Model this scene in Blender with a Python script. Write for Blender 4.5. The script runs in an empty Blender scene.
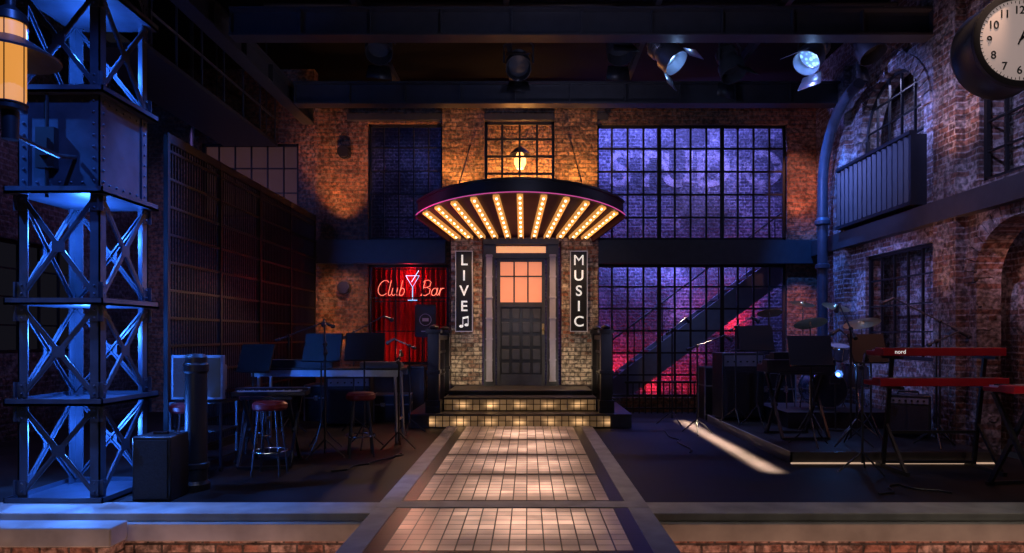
import bpy, bmesh, math, random
from mathutils import Vector, Matrix
random.seed(7)
C = bpy.context.scene
COL = C.collection
pi = math.pi
# ------------------------------------------------------------------ materials
def nm(name):
    m = bpy.data.materials.new(name); m.use_nodes = True
    nt = m.node_tree; b = nt.nodes['Principled BSDF']
    return m, nt, b
def mat(name, col, rough=.5, metal=0., emis=None, es=0., noise=.25, scale=8., bump=0., spec=.5, coat=0.):
    m, nt, b = nm(name)
    N = nt.nodes; L = nt.links
    b.inputs['Roughness'].default_value = rough
    b.inputs['Metallic'].default_value = metal
    b.inputs['Specular IOR Level'].default_value = spec
    b.inputs['Coat Weight'].default_value = coat
    tc = N.new('ShaderNodeTexCoord'); no = N.new('ShaderNodeTexNoise')
    no.inputs['Scale'].default_value = scale; no.inputs['Detail'].default_value = 4
    L.new(tc.outputs['Object'], no.inputs['Vector'])
    mx = N.new('ShaderNodeMix'); mx.data_type = 'RGBA'
    mx.inputs[6].default_value = (*[c*(1-noise) for c in col], 1)
    mx.inputs[7].default_value = (*[min(1, c*(1+noise)) for c in col], 1)
    L.new(no.outputs['Fac'], mx.inputs[0]); L.new(mx.outputs[2], b.inputs['Base Color'])
    if bump:
        bp = N.new('ShaderNodeBump'); bp.inputs['Strength'].default_value = bump; bp.inputs['Distance'].default_value = .01
        L.new(no.outputs['Fac'], bp.inputs['Height']); L.new(bp.outputs['Normal'], b.inputs['Normal'])
    if emis:
        b.inputs['Emission Color'].default_value = (*emis, 1); b.inputs['Emission Strength'].default_value = es
    return m
def brick(name, axis, c1, c2, mortar, paint=None, pamt=.5, pscale=.9, bw=.22, rh=.078, stain=0.):
    m, nt, b = nm(name); N = nt.nodes; L = nt.links
    g = N.new('ShaderNodeNewGeometry'); sp = N.new('ShaderNodeSeparateXYZ'); cb = N.new('ShaderNodeCombineXYZ')
    L.new(g.outputs['Position'], sp.inputs[0])
    if axis == 'y': L.new(sp.outputs['X'], cb.inputs['X'])
    else: L.new(sp.outputs['Y'], cb.inputs['X'])
    L.new(sp.outputs['Z'], cb.inputs['Y'])
    br = N.new('ShaderNodeTexBrick'); br.inputs['Scale'].default_value = 1
    br.inputs['Brick Width'].default_value = bw; br.inputs['Row Height'].default_value = rh
    br.inputs['Mortar Size'].default_value = .010; br.inputs['Mortar Smooth'].default_value = .15
    br.inputs['Color1'].default_value = (*c1, 1); br.inputs['Color2'].default_value = (*c2, 1); br.inputs['Mortar'].default_value = (*mortar, 1)
    wn = N.new('ShaderNodeTexNoise'); wn.inputs['Scale'].default_value = 5; L.new(g.outputs['Position'], wn.inputs['Vector'])
    wa = N.new('ShaderNodeVectorMath'); wa.operation = 'MULTIPLY_ADD'; wa.inputs[1].default_value = (.03, .020, 0)
    L.new(wn.outputs['Color'], wa.inputs[0]); L.new(cb.outputs[0], wa.inputs[2])
    L.new(wa.outputs[0], br.inputs['Vector'])
    b2 = N.new('ShaderNodeTexBrick'); b2.inputs['Scale'].default_value = 1
    b2.inputs['Brick Width'].default_value = bw; b2.inputs['Row Height'].default_value = rh; b2.inputs['Mortar Size'].default_value = 0
    b2.inputs['Color1'].default_value = (0, 0, 0, 1); b2.inputs['Color2'].default_value = (1, 1, 1, 1)
    L.new(wa.outputs[0], b2.inputs['Vector'])
    n1 = N.new('ShaderNodeTexNoise'); n1.inputs['Scale'].default_value = pscale; n1.inputs['Detail'].default_value = 8; n1.inputs['Roughness'].default_value = .75
    L.new(g.outputs['Position'], n1.inputs['Vector'])
    sm = N.new('ShaderNodeMath'); sm.operation = 'MULTIPLY_ADD'; sm.inputs[1].default_value = .20
    L.new(b2.outputs['Color'], sm.inputs[0]); L.new(n1.outputs['Fac'], sm.inputs[2])
    rp = N.new('ShaderNodeValToRGB'); q = .76-.3*pamt; rp.color_ramp.elements[0].position = q-.06; rp.color_ramp.elements[1].position = q+.08
    L.new(sm.outputs[0], rp.inputs[0])
    mx = N.new('ShaderNodeMix'); mx.data_type = 'RGBA'
    L.new(rp.outputs[0], mx.inputs[0]); L.new(br.outputs['Color'], mx.inputs[6])
    p = paint if paint else tuple(c*.35 for c in c1)
    m2 = N.new('ShaderNodeMix'); m2.data_type = 'RGBA'
    m2.inputs[6].default_value = (*p, 1); m2.inputs[7].default_value = (*mortar, 1); L.new(br.outputs['Fac'], m2.inputs[0])
    L.new(m2.outputs[2], mx.inputs[7])
    n2 = N.new('ShaderNodeTexNoise'); n2.inputs['Scale'].default_value = 18; n2.inputs['Detail'].default_value = 6
    L.new(g.outputs['Position'], n2.inputs['Vector'])
    r2 = N.new('ShaderNodeValToRGB'); r2.color_ramp.elements[0].color = (.28,.28,.28,1); r2.color_ramp.elements[0].position=.38; r2.color_ramp.elements[1].position=.60
    L.new(n2.outputs['Fac'], r2.inputs[0])
    m3 = N.new('ShaderNodeMix'); m3.data_type = 'RGBA'; m3.blend_type = 'MULTIPLY'; m3.inputs[0].default_value = 1
    L.new(mx.outputs[2], m3.inputs[6]); L.new(r2.outputs[0], m3.inputs[7])
    out = m3.outputs[2]
    if stain:
        n3 = N.new('ShaderNodeTexNoise'); n3.inputs['Scale'].default_value = .8; n3.inputs['Detail'].default_value = 5
        L.new(g.outputs['Position'], n3.inputs['Vector'])
        r3 = N.new('ShaderNodeValToRGB'); v = 1-stain; r3.color_ramp.elements[0].color = (v, v, v, 1); r3.color_ramp.elements[0].position = .4; r3.color_ramp.elements[1].position = .62
        L.new(n3.outputs['Fac'], r3.inputs[0])
        m4 = N.new('ShaderNodeMix'); m4.data_type = 'RGBA'; m4.blend_type = 'MULTIPLY'; m4.inputs[0].default_value = 1
        L.new(out, m4.inputs[6]); L.new(r3.outputs[0], m4.inputs[7]); out = m4.outputs[2]
    L.new(out, b.inputs['Base Color'])
    b.inputs['Roughness'].default_value = .6
    ad = N.new('ShaderNodeMath'); ad.operation = 'MULTIPLY_ADD'; ad.inputs[1].default_value = -1.6
    L.new(br.outputs['Fac'], ad.inputs[0]); L.new(n2.outputs['Fac'], ad.inputs[2])
    bp = N.new('ShaderNodeBump'); bp.inputs['Strength'].default_value = 1; bp.inputs['Distance'].default_value = .03
    L.new(ad.outputs[0], bp.inputs['Height']); L.new(bp.outputs['Normal'], b.inputs['Normal'])
    return m
def tilelit(name, axis, size, off, grout, tile, ecol, estr, spots=1.0, px=1.1, py=1.1, poff=(0, 0), rough=.25, base=.22, gw=.06, c2=.45):
    """Translucent glass tiles lit from a row of lamp boxes beneath them."""
    m, nt, b = nm(name); N = nt.nodes; L = nt.links
    g = N.new('ShaderNodeNewGeometry'); sp = N.new('ShaderNodeSeparateXYZ'); cb = N.new('ShaderNodeCombineXYZ')
    L.new(g.outputs['Position'], sp.inputs[0]); L.new(sp.outputs['X'], cb.inputs['X'])
    L.new(sp.outputs['Y' if axis == 'z' else 'Z'], cb.inputs['Y'])
    ofs = N.new('ShaderNodeVectorMath'); ofs.operation = 'SUBTRACT'; ofs.inputs[1].default_value = (*off, 0)
    L.new(cb.outputs[0], ofs.inputs[0])
    br = N.new('ShaderNodeTexBrick'); br.offset = 0; br.inputs['Scale'].default_value = 1
    br.inputs['Brick Width'].default_value = size; br.inputs['Row Height'].default_value = size
    br.inputs['Mortar Size'].default_value = size*gw; br.inputs['Mortar Smooth'].default_value = .1
    br.inputs['Color1'].default_value = (1, 1, 1, 1); br.inputs['Color2'].default_value = (c2, c2, c2, 1); br.inputs['Mortar'].default_value = (0, 0, 0, 1)
    L.new(ofs.outputs[0], br.inputs['Vector'])
    def mathn(op, a, bb=None, v=None):
        n = N.new('ShaderNodeMath'); n.operation = op
        if a is not None: L.new(a, n.inputs[0])
        if bb is not None: L.new(bb, n.inputs[1])
        if v is not None: n.inputs[1].default_value = v
        return n.outputs[0]
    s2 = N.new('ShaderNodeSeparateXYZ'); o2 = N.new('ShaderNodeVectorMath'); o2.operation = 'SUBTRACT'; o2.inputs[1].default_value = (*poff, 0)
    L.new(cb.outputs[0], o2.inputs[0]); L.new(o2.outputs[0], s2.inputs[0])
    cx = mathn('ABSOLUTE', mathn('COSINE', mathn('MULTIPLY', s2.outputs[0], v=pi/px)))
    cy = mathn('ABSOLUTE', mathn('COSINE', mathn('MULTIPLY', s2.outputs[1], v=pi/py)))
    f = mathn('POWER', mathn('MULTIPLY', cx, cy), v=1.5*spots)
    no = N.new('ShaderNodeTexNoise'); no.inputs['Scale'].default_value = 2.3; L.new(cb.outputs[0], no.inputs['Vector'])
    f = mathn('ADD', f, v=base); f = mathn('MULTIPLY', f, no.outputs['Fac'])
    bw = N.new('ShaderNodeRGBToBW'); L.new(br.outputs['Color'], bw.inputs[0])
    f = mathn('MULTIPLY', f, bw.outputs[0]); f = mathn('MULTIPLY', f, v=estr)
    mx = N.new('ShaderNodeMix'); mx.data_type = 'RGBA'; mx.inputs[6].default_value = (*tile, 1); mx.inputs[7].default_value = (*grout, 1)
    L.new(br.outputs['Fac'], mx.inputs[0]); L.new(mx.outputs[2], b.inputs['Base Color'])
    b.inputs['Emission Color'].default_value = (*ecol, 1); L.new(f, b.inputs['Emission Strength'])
    b.inputs['Roughness'].default_value = rough
    bp = N.new('ShaderNodeBump'); bp.inputs['Strength'].default_value = .4; bp.inputs['Distance'].default_value = .004; bp.invert = True
    L.new(br.outputs['Fac'], bp.inputs['Height']); L.new(bp.outputs['Normal'], b.inputs['Normal'])
    return m

M = {}
M['black'] = mat('black_paint', (.014, .014, .016), .4)
M['blackgloss'] = mat('black_gloss', (.018, .018, .020), .28, coat=.3)
M['matte'] = mat('matte_black', (.004, .004, .005), .95, spec=.1)
M['steel'] = mat('dark_steel', (.045, .046, .054), .45, .3, bump=.2)
M['iron'] = mat('window_iron', (.007, .008, .010), .55, .2)
M['grillemetal'] = mat('screen_iron', (.012, .011, .014), .5, .2, spec=.4)
M['tower'] = mat('tower_paint', (.06, .075, .105), .4, .35, bump=.4, noise=.7, scale=5)
M['chrome'] = mat('chrome', (.6, .6, .62), .2, 1.)
M['alu'] = mat('brushed_aluminium', (.36, .37, .41), .35, .9)
M['gold'] = mat('gold_panel', (.6, .28, .07), .35, .6, emis=(1, .42, .10), es=.6)  # emission paints in the bulbs' warm light on the gilding
M['soffit'] = mat('soffit_dark', (.07, .014, .04), .35, .2)
M['bulb'] = mat('bulb_glow', (1, .8, .5), .3, emis=(1, .74, .42), es=4.5)
M['plank'] = mat('grey_plank', (.27, .26, .24), .6, noise=.55, scale=5, bump=.3)
M['stone'] = mat('lip_stone', (.34, .32, .28), .7, noise=.7, scale=3, bump=.5)
M['stepstone'] = mat('step_stone', (.055, .05, .05), .4, noise=.4)
M['lavender'] = mat('jamb_paint', (.42, .41, .50), .5)
M['signedge'] = mat('sign_border_white', (.5, .48, .52), .5, emis=(.9, .85, 1), es=.10)
M['doorpaint'] = mat('door_paint', (.05, .053, .058), .45, noise=.4)
M['doorpane'] = mat('door_panel_paint', (.022, .025, .028), .35, noise=.4)
M['amberpane'] = mat('amber_glass', (.5, .2, .12), .4, emis=(1, .30, .14), es=.72, noise=.5, scale=2)
M['transom'] = mat('transom_glow', (.8, .4, .2), .4, emis=(1, .42, .17), es=.8)
M['white'] = mat('white_letter', (.7, .7, .68), .5, emis=(1, .97, .93), es=.55, noise=.03)
M['ink'] = mat('ink_black', (.008, .008, .008), .5)
M['dial'] = mat('dial_cream', (.7, .6, .56), .5, emis=(1, .78, .72), es=.22, noise=.05)
M['redplastic'] = mat('red_lacquer', (.38, .010, .022), .35, coat=.2)
M['redseat'] = mat('red_vinyl', (.18, .01, .012), .4)
M['curtain'] = mat('red_velvet', (.34, .010, .020), .85, noise=.4)
M['neonred'] = mat('neon_red', (1, .15, .1), .3, emis=(1, .20, .13), es=1.7)
M['neoncyan'] = mat('neon_cyan', (.5, .75, 1), .3, emis=(.22, .58, 1), es=1.5)
M['rimpink'] = mat('rim_pink_glow', (.5, .15, .3), .3, emis=(.8, .10, .38), es=.6)  # glow added for the pink light along the canopy rim
M['lensoff'] = mat('lamp_lens_off', (.05, .06, .08), .1)
M['lantern'] = mat('lantern_amber', (.6, .3, .1), .35, emis=(1, .40, .08), es=.75, noise=.5, scale=4)
M['screen'] = mat('monitor_screen', (.012, .014, .02), .15, emis=(.5, .6, .8), es=.02, noise=.5, scale=2)
M['greyplastic'] = mat('grey_plastic', (.16, .17, .2), .5)
M['grille'] = mat('speaker_cloth', (.02, .02, .022), .95, noise=.6, scale=60, bump=.4)
M['drumshell'] = mat('drum_shell', (.05, .07, .12), .25, coat=.6)
M['drumhead'] = mat('drum_head', (.30, .31, .35), .5)
M['drumblack'] = mat('black_drum_head', (.012, .012, .016), .3)
M['brass'] = mat('cymbal_brass', (.75, .55, .22), .28, .95)
M['key'] = mat('piano_keys', (.6, .6, .58), .3)
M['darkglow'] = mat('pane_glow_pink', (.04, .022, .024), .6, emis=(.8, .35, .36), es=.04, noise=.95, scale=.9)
M['corr'] = mat('corrugated_metal', (.014, .017, .024), .45, .4, bump=.3)
M['ledblue'] = mat('blue_led', (.1, .3, 1), .3, emis=(.15, .4, 1), es=8)
M['strip'] = mat('edge_strip_glow', (.6, .5, .4), .4, emis=(1, .66, .45), es=.5, noise=.8, scale=3)  # emission stands in for light falling on the riser's front edge
M['stairpaint'] = mat('stair_paint', (.10, .11, .14), .6)
M['pendant'] = mat('pendant_glow', (1, .6, .3), .4, emis=(1, .52, .18), es=1.5)
def lensmat():
    m, nt, b = nm('faceted_lens'); N = nt.nodes; L = nt.links
    tc = N.new('ShaderNodeTexCoord'); vo = N.new('ShaderNodeTexVoronoi'); vo.inputs['Scale'].default_value = 16
    L.new(tc.outputs['Object'], vo.inputs['Vector'])
    rp = N.new('ShaderNodeMapRange'); rp.inputs[1].default_value = .1; rp.inputs[2].default_value = .55; rp.inputs[3].default_value = 2.6; rp.inputs[4].default_value = .3
    L.new(vo.outputs['Distance'], rp.inputs[0]); L.new(rp.outputs[0], b.inputs['Emission Strength'])
    b.inputs['Emission Color'].default_value = (.24, .52, 1, 1); b.inputs['Base Color'].default_value = (.2, .3, .5, 1); b.inputs['Roughness'].default_value = .1
    return m
M['lens'] = lensmat()

M['brick_back'] = brick('brick_back', 'y', (.46, .21, .12), (.20, .08, .05), (.24, .18, .14), (.34, .24, .19), .22, 1.6, stain=.6)
M['brick_center'] = brick('brick_center', 'y', (.50, .27, .13), (.24, .10, .05), (.18, .13, .09), (.12, .07, .04), .3, 1.6, stain=.45)
M['brick_pier'] = brick('brick_pier', 'y', (.48, .18, .10), (.22, .07, .04), (.34, .29, .24), (.78, .68, .55), .55, 1.6)
M['brick_cream'] = brick('brick_cream', 'y', (.85, .76, .58), (.62, .50, .36), (.20, .16, .12), (.34, .18, .11), .15, 1.3)
M['brick_rear'] = brick('brick_rear', 'y', (.17, .16, .20), (.05, .05, .075), (.34, .33, .37), (.46, .45, .48), .22, 1.9, stain=.85)
M['brick_right'] = brick('brick_right', 'x', (.36, .19, .15), (.11, .055, .055), (.50, .47, .49), (.66, .62, .64), .38, 2.0, stain=.65)
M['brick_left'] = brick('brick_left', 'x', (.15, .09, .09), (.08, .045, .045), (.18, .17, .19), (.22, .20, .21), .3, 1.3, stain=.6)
M['brick_front'] = brick('brick_front', 'y', (.5, .22, .15), (.24, .10, .07), (.12, .09, .08), (.7, .5, .42), .55, 2.5)

XC = -.13
HW = .835; TS = HW/7
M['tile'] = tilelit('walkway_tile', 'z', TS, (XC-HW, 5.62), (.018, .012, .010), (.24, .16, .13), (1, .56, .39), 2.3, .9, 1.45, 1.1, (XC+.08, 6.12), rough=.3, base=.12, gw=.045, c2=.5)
M['riser'] = tilelit('riser_glass_block', 'y', .11, (XC-1.43, 0), (.015, .01, .006), (.2, .15, .10), (1, .54, .23), 3.0, 3.6, .47, .22, (XC, .10), base=.10)
M['darktile'] = tilelit('dark_tile', 'z', TS, (XC-HW, 5.6), (.012, .010, .014), (.020, .014, .020), (0, 0, 0), 0, rough=.35)

def floor_mat():
    m, nt, b = nm('stage_floor'); N = nt.nodes; L = nt.links
    g = N.new('ShaderNodeNewGeometry'); no = N.new('ShaderNodeTexNoise'); no.inputs['Scale'].default_value = 1.7; no.inputs['Detail'].default_value = 9
    L.new(g.outputs['Position'], no.inputs['Vector'])
    rp = N.new('ShaderNodeValToRGB'); rp.color_ramp.elements[0].color = (.005, .004, .004, 1); rp.color_ramp.elements[1].color = (.030, .023, .023, 1)
    rp.color_ramp.elements[0].position = .35; rp.color_ramp.elements[1].position = .75
    L.new(no.outputs['Fac'], rp.inputs[0]); L.new(rp.outputs[0], b.inputs['Base Color'])
    r2 = N.new('ShaderNodeMapRange'); r2.inputs[3].default_value = .45; r2.inputs[4].default_value = .72
    L.new(no.outputs['Fac'], r2.inputs[0]); L.new(r2.outputs[0], b.inputs['Roughness'])
    b.inputs['Specular IOR Level'].default_value = .2
    return m
M['floor'] = floor_mat()
def fadedpaint():
    m, nt, b = nm('faded_paint'); N = nt.nodes; L = nt.links
    b.inputs['Base Color'].default_value = (.5, .45, .46, 1); b.inputs['Roughness'].default_value = .8
    g = N.new('ShaderNodeNewGeometry'); no = N.new('ShaderNodeTexNoise'); no.inputs['Scale'].default_value = 3.2; no.inputs['Detail'].default_value = 12; no.inputs['Roughness'].default_value = .85
    L.new(g.outputs['Position'], no.inputs['Vector'])
    rp = N.new('ShaderNodeMapRange'); rp.inputs[1].default_value = .46; rp.inputs[2].default_value = .60; rp.inputs[3].default_value = 0; rp.inputs[4].default_value = .6
    L.new(no.outputs['Fac'], rp.inputs[0]); L.new(rp.outputs[0], b.inputs['Alpha'])
    return m
M['faded'] = fadedpaint()

# ------------------------------------------------------------------ mesh tools
class MB:
    def __init__(s): s.bm = bmesh.new(); s.mi = 0
    def face(s, vs):
        try:
            f = s.bm.faces.new(vs); f.material_index = s.mi; return f
        except ValueError: return None
    def box(s, x0, x1, y0, y1, z0, z1):
        v = [s.bm.verts.new(p) for p in ((x0,y0,z0),(x1,y0,z0),(x1,y1,z0),(x0,y1,z0),(x0,y0,z1),(x1,y0,z1),(x1,y1,z1),(x0,y1,z1))]
        for f in ((0,3,2,1),(4,5,6,7),(0,1,5,4),(1,2,6,5),(2,3,7,6),(3,0,4,7)): s.face([v[i] for i in f])
        return s
    def frame(s, p0, p1, up=None):
        d = (Vector(p1)-Vector(p0)).normalized()
        u = Vector(up) if up else (Vector((0,0,1)) if abs(d.z) < .95 else Vector((0,1,0)))
        a = d.cross(u).normalized(); b = a.cross(d).normalized()
        return a, b
    def bar(s, p0, p1, w, h=None, up=None):
        h = h or w; a, b = s.frame(p0, p1, up); vs = []
        for p in (Vector(p0), Vector(p1)):
            for i, j in ((-1,-1),(1,-1),(1,1),(-1,1)): vs.append(s.bm.verts.new(p+a*i*w/2+b*j*h/2))
        for f in ((0,3,2,1),(4,5,6,7),(0,1,5,4),(1,2,6,5),(2,3,7,6),(3,0,4,7)): s.face([vs[i] for i in f])
        return s
    def cyl(s, p0, p1, r, r2=None, seg=16):
        r2 = r if r2 is None else r2; a, b = s.frame(p0, p1); R = []
        for p, q in ((Vector(p0), r), (Vector(p1), r2)):
            R.append([s.bm.verts.new(p+(a*math.cos(2*pi*i/seg)+b*math.sin(2*pi*i/seg))*max(q, 1e-4)) for i in range(seg)])
        for i in range(seg): s.face([R[0][i], R[0][(i+1)%seg], R[1][(i+1)%seg], R[1][i]])
        s.face(R[0][::-1]); s.face(R[1]); return s
    def tube(s, pts, r, seg=8, closed=False):
        pts = [Vector(p) for p in pts]; R = []; n = len(pts); prev = None
        for k, p in enumerate(pts):
            d = (pts[min(k+1, n-1)]-pts[max(k-1, 0)]).normalized()
            if prev is None:
                u = Vector((0,0,1)) if abs(d.z) < .9 else Vector((0,1,0))
                a = d.cross(u).normalized()
            else: a = (prev-d*prev.dot(d)).normalized()
            prev = a; b = a.cross(d)
            R.append([s.bm.verts.new(p+(a*math.cos(2*pi*i/seg)+b*math.sin(2*pi*i/seg))*r) for i in range(seg)])
        for k in range(n-1):
            for i in range(seg): s.face([R[k][i], R[k][(i+1)%seg], R[k+1][(i+1)%seg], R[k+1][i]])
        s.face(R[0][::-1]); s.face(R[-1]); return s
    def lathe(s, prof, c=(0,0,0), seg=24, T=None):
        R = []
        for r, z in prof:
            ring = []
            for i in range(seg):
                p = Vector((r*math.cos(2*pi*i/seg), r*math.sin(2*pi*i/seg), z))
                if T: p = T @ p
                ring.append(s.bm.verts.new(p+Vector(c)))
            R.append(ring)
        for k in range(len(R)-1):
            for i in range(seg): s.face([R[k][i], R[k][(i+1)%seg], R[k+1][(i+1)%seg], R[k+1][i]])
        if prof[0][0] <= .01: s.face(R[0][::-1])
        if prof[-1][0] <= .01: s.face(R[-1])
        return s
    def prism(s, pts, axis, a0, a1):
        def mk(p, a):
            return {'x': (a, p[0], p[1]), 'y': (p[0], a, p[1]), 'z': (p[0], p[1], a)}[axis]
        A = [s.bm.verts.new(mk(p, a0)) for p in pts]; B = [s.bm.verts.new(mk(p, a1)) for p in pts]
        n = len(pts)
        for i in range(n): s.face([A[i], A[(i+1)%n], B[(i+1)%n], B[i]])
        s.face(A[::-1]); s.face(B); return s
    def sphere(s, c, r, u=12, v=8, sc=(1,1,1)):
        ret = bmesh.ops.create_uvsphere(s.bm, u_segments=u, v_segments=v, radius=r)
        for x in ret['verts']: x.co = Vector((x.co.x*sc[0], x.co.y*sc[1], x.co.z*sc[2]))+Vector(c)
        for f in {f for x in ret['verts'] for f in x.link_faces}: f.material_index = s.mi
        return s
    def build(s, name, mats, parent=None, bevel=0, loc=None, rot=None, **kw):
        bmesh.ops.recalc_face_normals(s.bm, faces=s.bm.faces[:])
        me = bpy.data.meshes.new(name); s.bm.to_mesh(me); s.bm.free()
        for x in (mats if isinstance(mats, (list, tuple)) else [mats]): me.materials.append(x)
        for p in me.polygons: p.use_smooth = True
        me.set_sharp_from_angle(angle=math.radians(35))
        return finish(name, me, parent, bevel, loc, rot, **kw)
def finish(name, me, parent=None, bevel=0, loc=None, rot=None, **kw):
    o = bpy.data.objects.new(name, me); COL.objects.link(o)
    if parent: o.parent = parent
    if loc: o.location = loc
    if rot: o.rotation_euler = rot
    if bevel:
        b = o.modifiers.new('bevel', 'BEVEL'); b.width = bevel; b.segments = 2; b.limit_method = 'ANGLE'
    for k, v in kw.items(): o[k] = v
    return o
def thing(name, label, category, loc=(0,0,0), rot=0, group=None, **kw):
    e = bpy.data.objects.new(name, None); e.empty_display_size = .2; COL.objects.link(e)
    e.location = loc; e.rotation_euler = (0, 0, rot); e['label'] = label; e['category'] = category
    if group: e['group'] = group
    for k, v in kw.items(): e[k] = v
    return e
def text(s, size, name, m, parent=None, loc=(0,0,0), rot=(pi/2,0,0), depth=.004, off=.0, **kw):
    cu = bpy.data.curves.new('t', 'FONT'); cu.body = s; cu.size = size; cu.extrude = depth; cu.offset = off
    cu.align_x = 'CENTER'; cu.align_y = 'CENTER'
    t = bpy.data.objects.new('t', cu); COL.objects.link(t); bpy.context.view_layer.update()
    me = bpy.data.meshes.new_from_object(t.evaluated_get(bpy.context.evaluated_depsgraph_get()))
    bpy.data.objects.remove(t); bpy.data.curves.remove(cu)
    me.materials.clear(); me.materials.append(m)
    return finish(name, me, parent, 0, loc, rot, **kw)
ST = dict(kind='structure')
def slab(name, mt, *b, **kw):
    return MB().box(*b).build(name, mt, **kw)
def wall_holes(name, axis, p0, p1, u0, u1, z0, z1, holes, mt, arches=(), lab=''):
    us = sorted({u0, u1, *[h[0] for h in holes], *[h[1] for h in holes]}); zs = sorted({z for z in {z0, z1, *[h[2] for h in holes], *[h[3] for h in holes]} if z0 <= z <= z1})
    mb = MB()
    for i in range(len(us)-1):
        for j in range(len(zs)-1):
            uc = (us[i]+us[i+1])/2; zc = (zs[j]+zs[j+1])/2
            if any(h[0] < uc < h[1] and h[2] < zc < h[3] for h in holes): continue
            if axis == 'y': mb.box(us[i], us[i+1], p0, p1, zs[j], zs[j+1])
            else: mb.box(p0, p1, us[i], us[i+1], zs[j], zs[j+1])
    for (a, b, zsp, zt) in arches:
        c = (a+b)/2; hw = (b-a)/2; n = 12
        for sgn in (-1, 1):
            pts = [(c+sgn*hw, zsp)]+[(c+sgn*hw*math.cos(t*pi/2/n), zsp+(zt-zsp)*math.sin(t*pi/2/n)) for t in range(1, n+1)]+[(c+sgn*hw, zt)]
            mb.prism(pts, axis, p0, p1)
    o = mb.build(name, mt, **ST)
    if lab: o['label'] = lab
    return o
def steel_window(name, axis, p, u0, u1, z0, z1, cols, rows, fr=.05, mu=.022, arch=0, heavy=(), d=.05, lab='black steel-framed industrial window with small panes'):
    mb = MB(); c = (u0+u1)/2; hw = (u1-u0)/2; zs = z1-arch
    def top(u):
        if not arch: return z1
        return zs+arch*math.sqrt(max(0, 1-((u-c)/hw)**2))
    def bx(a, b, e, f, dd):
        if axis == 'y': mb.box(a, b, p-dd/2, p+dd/2, e, f)
        else: mb.box(p-dd/2, p+dd/2, a, b, e, f)
    bx(u0, u0+fr, z0, zs, d); bx(u1-fr, u1, z0, zs, d); bx(u0, u1, z0, z0+fr, d)
    if not arch: bx(u0, u1, z1-fr, z1, d)
    else:
        pts = []
        for k in range(17):
            t = pi*k/16; u = c+(hw-fr/2)*math.cos(t); z = zs+(arch-fr/2)*math.sin(t)
            pts.append((u, p, z) if axis == 'y' else (p, u, z))
        mb.tube(pts, fr/2, 6)
    for i in range(1, cols):
        u = u0+(u1-u0)*i/cols; w = mu*2.2 if i in heavy else mu
        bx(u-w/2, u+w/2, z0, top(u), d*.7)
    for j in range(1, rows):
        z = z0+(z1-z0)*j/rows; h = hw
        if arch and z > zs: h = hw*math.sqrt(max(0, 1-((z-zs)/arch)**2))
        bx(c-h, c+h, z-mu/2, z+mu/2, d*.6)
    return mb.build(name, M['iron'], label=lab, **ST)

# ------------------------------------------------------------------ room shell
XL, XR, YB = -7.2, 5.45, 12.3
slab('floor', M['floor'], XL, XR+.3, 5.4, 14.8, -.3, 0, label='black stage floor with a worn satin finish', **ST)
slab('floor', M['matte'], XL-1, XR+1.3, -1, 14.8, -1.2, -1.0, label='dark studio floor below the stage', **ST)
slab('ceiling', M['matte'], XL-.3, XR+2, 4.2, 14.8, 7.0, 7.1, **ST)
wall_holes('wall_back', 'y', YB, YB+.25, -4.05, XR+.25, 0, 6.0,
    [(-3.03, -1.61, 3.26, 5.47), (-.82, .5, 4.2, 5.5), (1.30, 4.9, 3.26, 5.45), (1.30, 4.9, .28, 2.80), (-3.03, -1.5, .9, 2.80), (-.85, .62, .5, 3.2)],
    M['brick_back'], lab='worn orange brick back wall')
wall_holes('wall_back', 'y', YB+.02, YB+.25, XL, -4.05, 0, 6.5, [(-6.2, -4.35, 3.7, 5.1)], M['brick_back'], lab='dark brick wall with a lit window')
wall_holes('wall_right', 'x', XR, XR+.3, 4.2, YB, 0, 6.5,
    [(8.95, 10.6, 3.3, 5.4), (6.45, 7.85, 3.3, 5.1), (8.75, 10.5, 1.1, 2.72), (6.4, 7.9, 0.0, 2.8)], M['brick_right'],
    arches=[(8.95, 10.6, 4.6, 5.4), (6.45, 7.85, 4.4, 5.1), (6.4, 7.9, 2.1, 2.8)], lab='weathered brick side wall with arched openings')
slab('wall_right', M['brick_right'], XR+.6, XR+.7, 4.2, 12.3, 0, 6.0, label='brick recess behind the arched openings', **ST)
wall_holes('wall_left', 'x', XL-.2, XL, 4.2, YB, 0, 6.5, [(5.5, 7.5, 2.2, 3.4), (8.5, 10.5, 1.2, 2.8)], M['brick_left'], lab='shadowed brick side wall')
slab('wall_rear', M['brick_rear'], -7.2, 8.0, 14.5, 14.7, 0, 7.0, label='painted brick wall behind the steel windows', **ST)
slab('wall_front', M['brick_front'], XL, -1.16, 5.30, 5.395, -1.0, -.2, label='low brick front of the stage', **ST)
slab('wall_front', M['brick_front'], .90, XR+.3, 5.30, 5.395, -1.0, -.2, label='low brick front of the stage', **ST)
wall_holes('wall_entrance', 'y', 12.02, YB, -1.42, 1.30, .53, 1.32, [(-.85, .62, .53, 1.32)], M['brick_cream'], lab='cream brick base of the piers beside the entrance door')
wall_holes('wall_entrance', 'y', 12.02, YB, -1.42, 1.30, 1.32, 3.3, [(-.85, .62, 1.32, 3.2)], M['brick_pier'], lab='red brick piers beside the entrance door')
slab('wall_entrance', M['brick_center'], -1.61, -.82, 12.18, YB, 3.3, 5.9, label='amber-lit brick above the entrance', **ST)
slab('wall_entrance', M['brick_center'], .5, 1.30, 12.18, YB, 3.3, 5.9, label='amber-lit brick above the entrance', **ST)
slab('wall_entrance', M['brick_center'], -.82, .5, 12.2, YB, 3.3, 4.2, label='amber-lit brick above the entrance', **ST)
slab('wall_entrance', M['brick_center'], -1.6, 1.3, 13.6, 13.7, 3.3, 6.2, label='amber-lit brick seen through the upper window', **ST)
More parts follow.
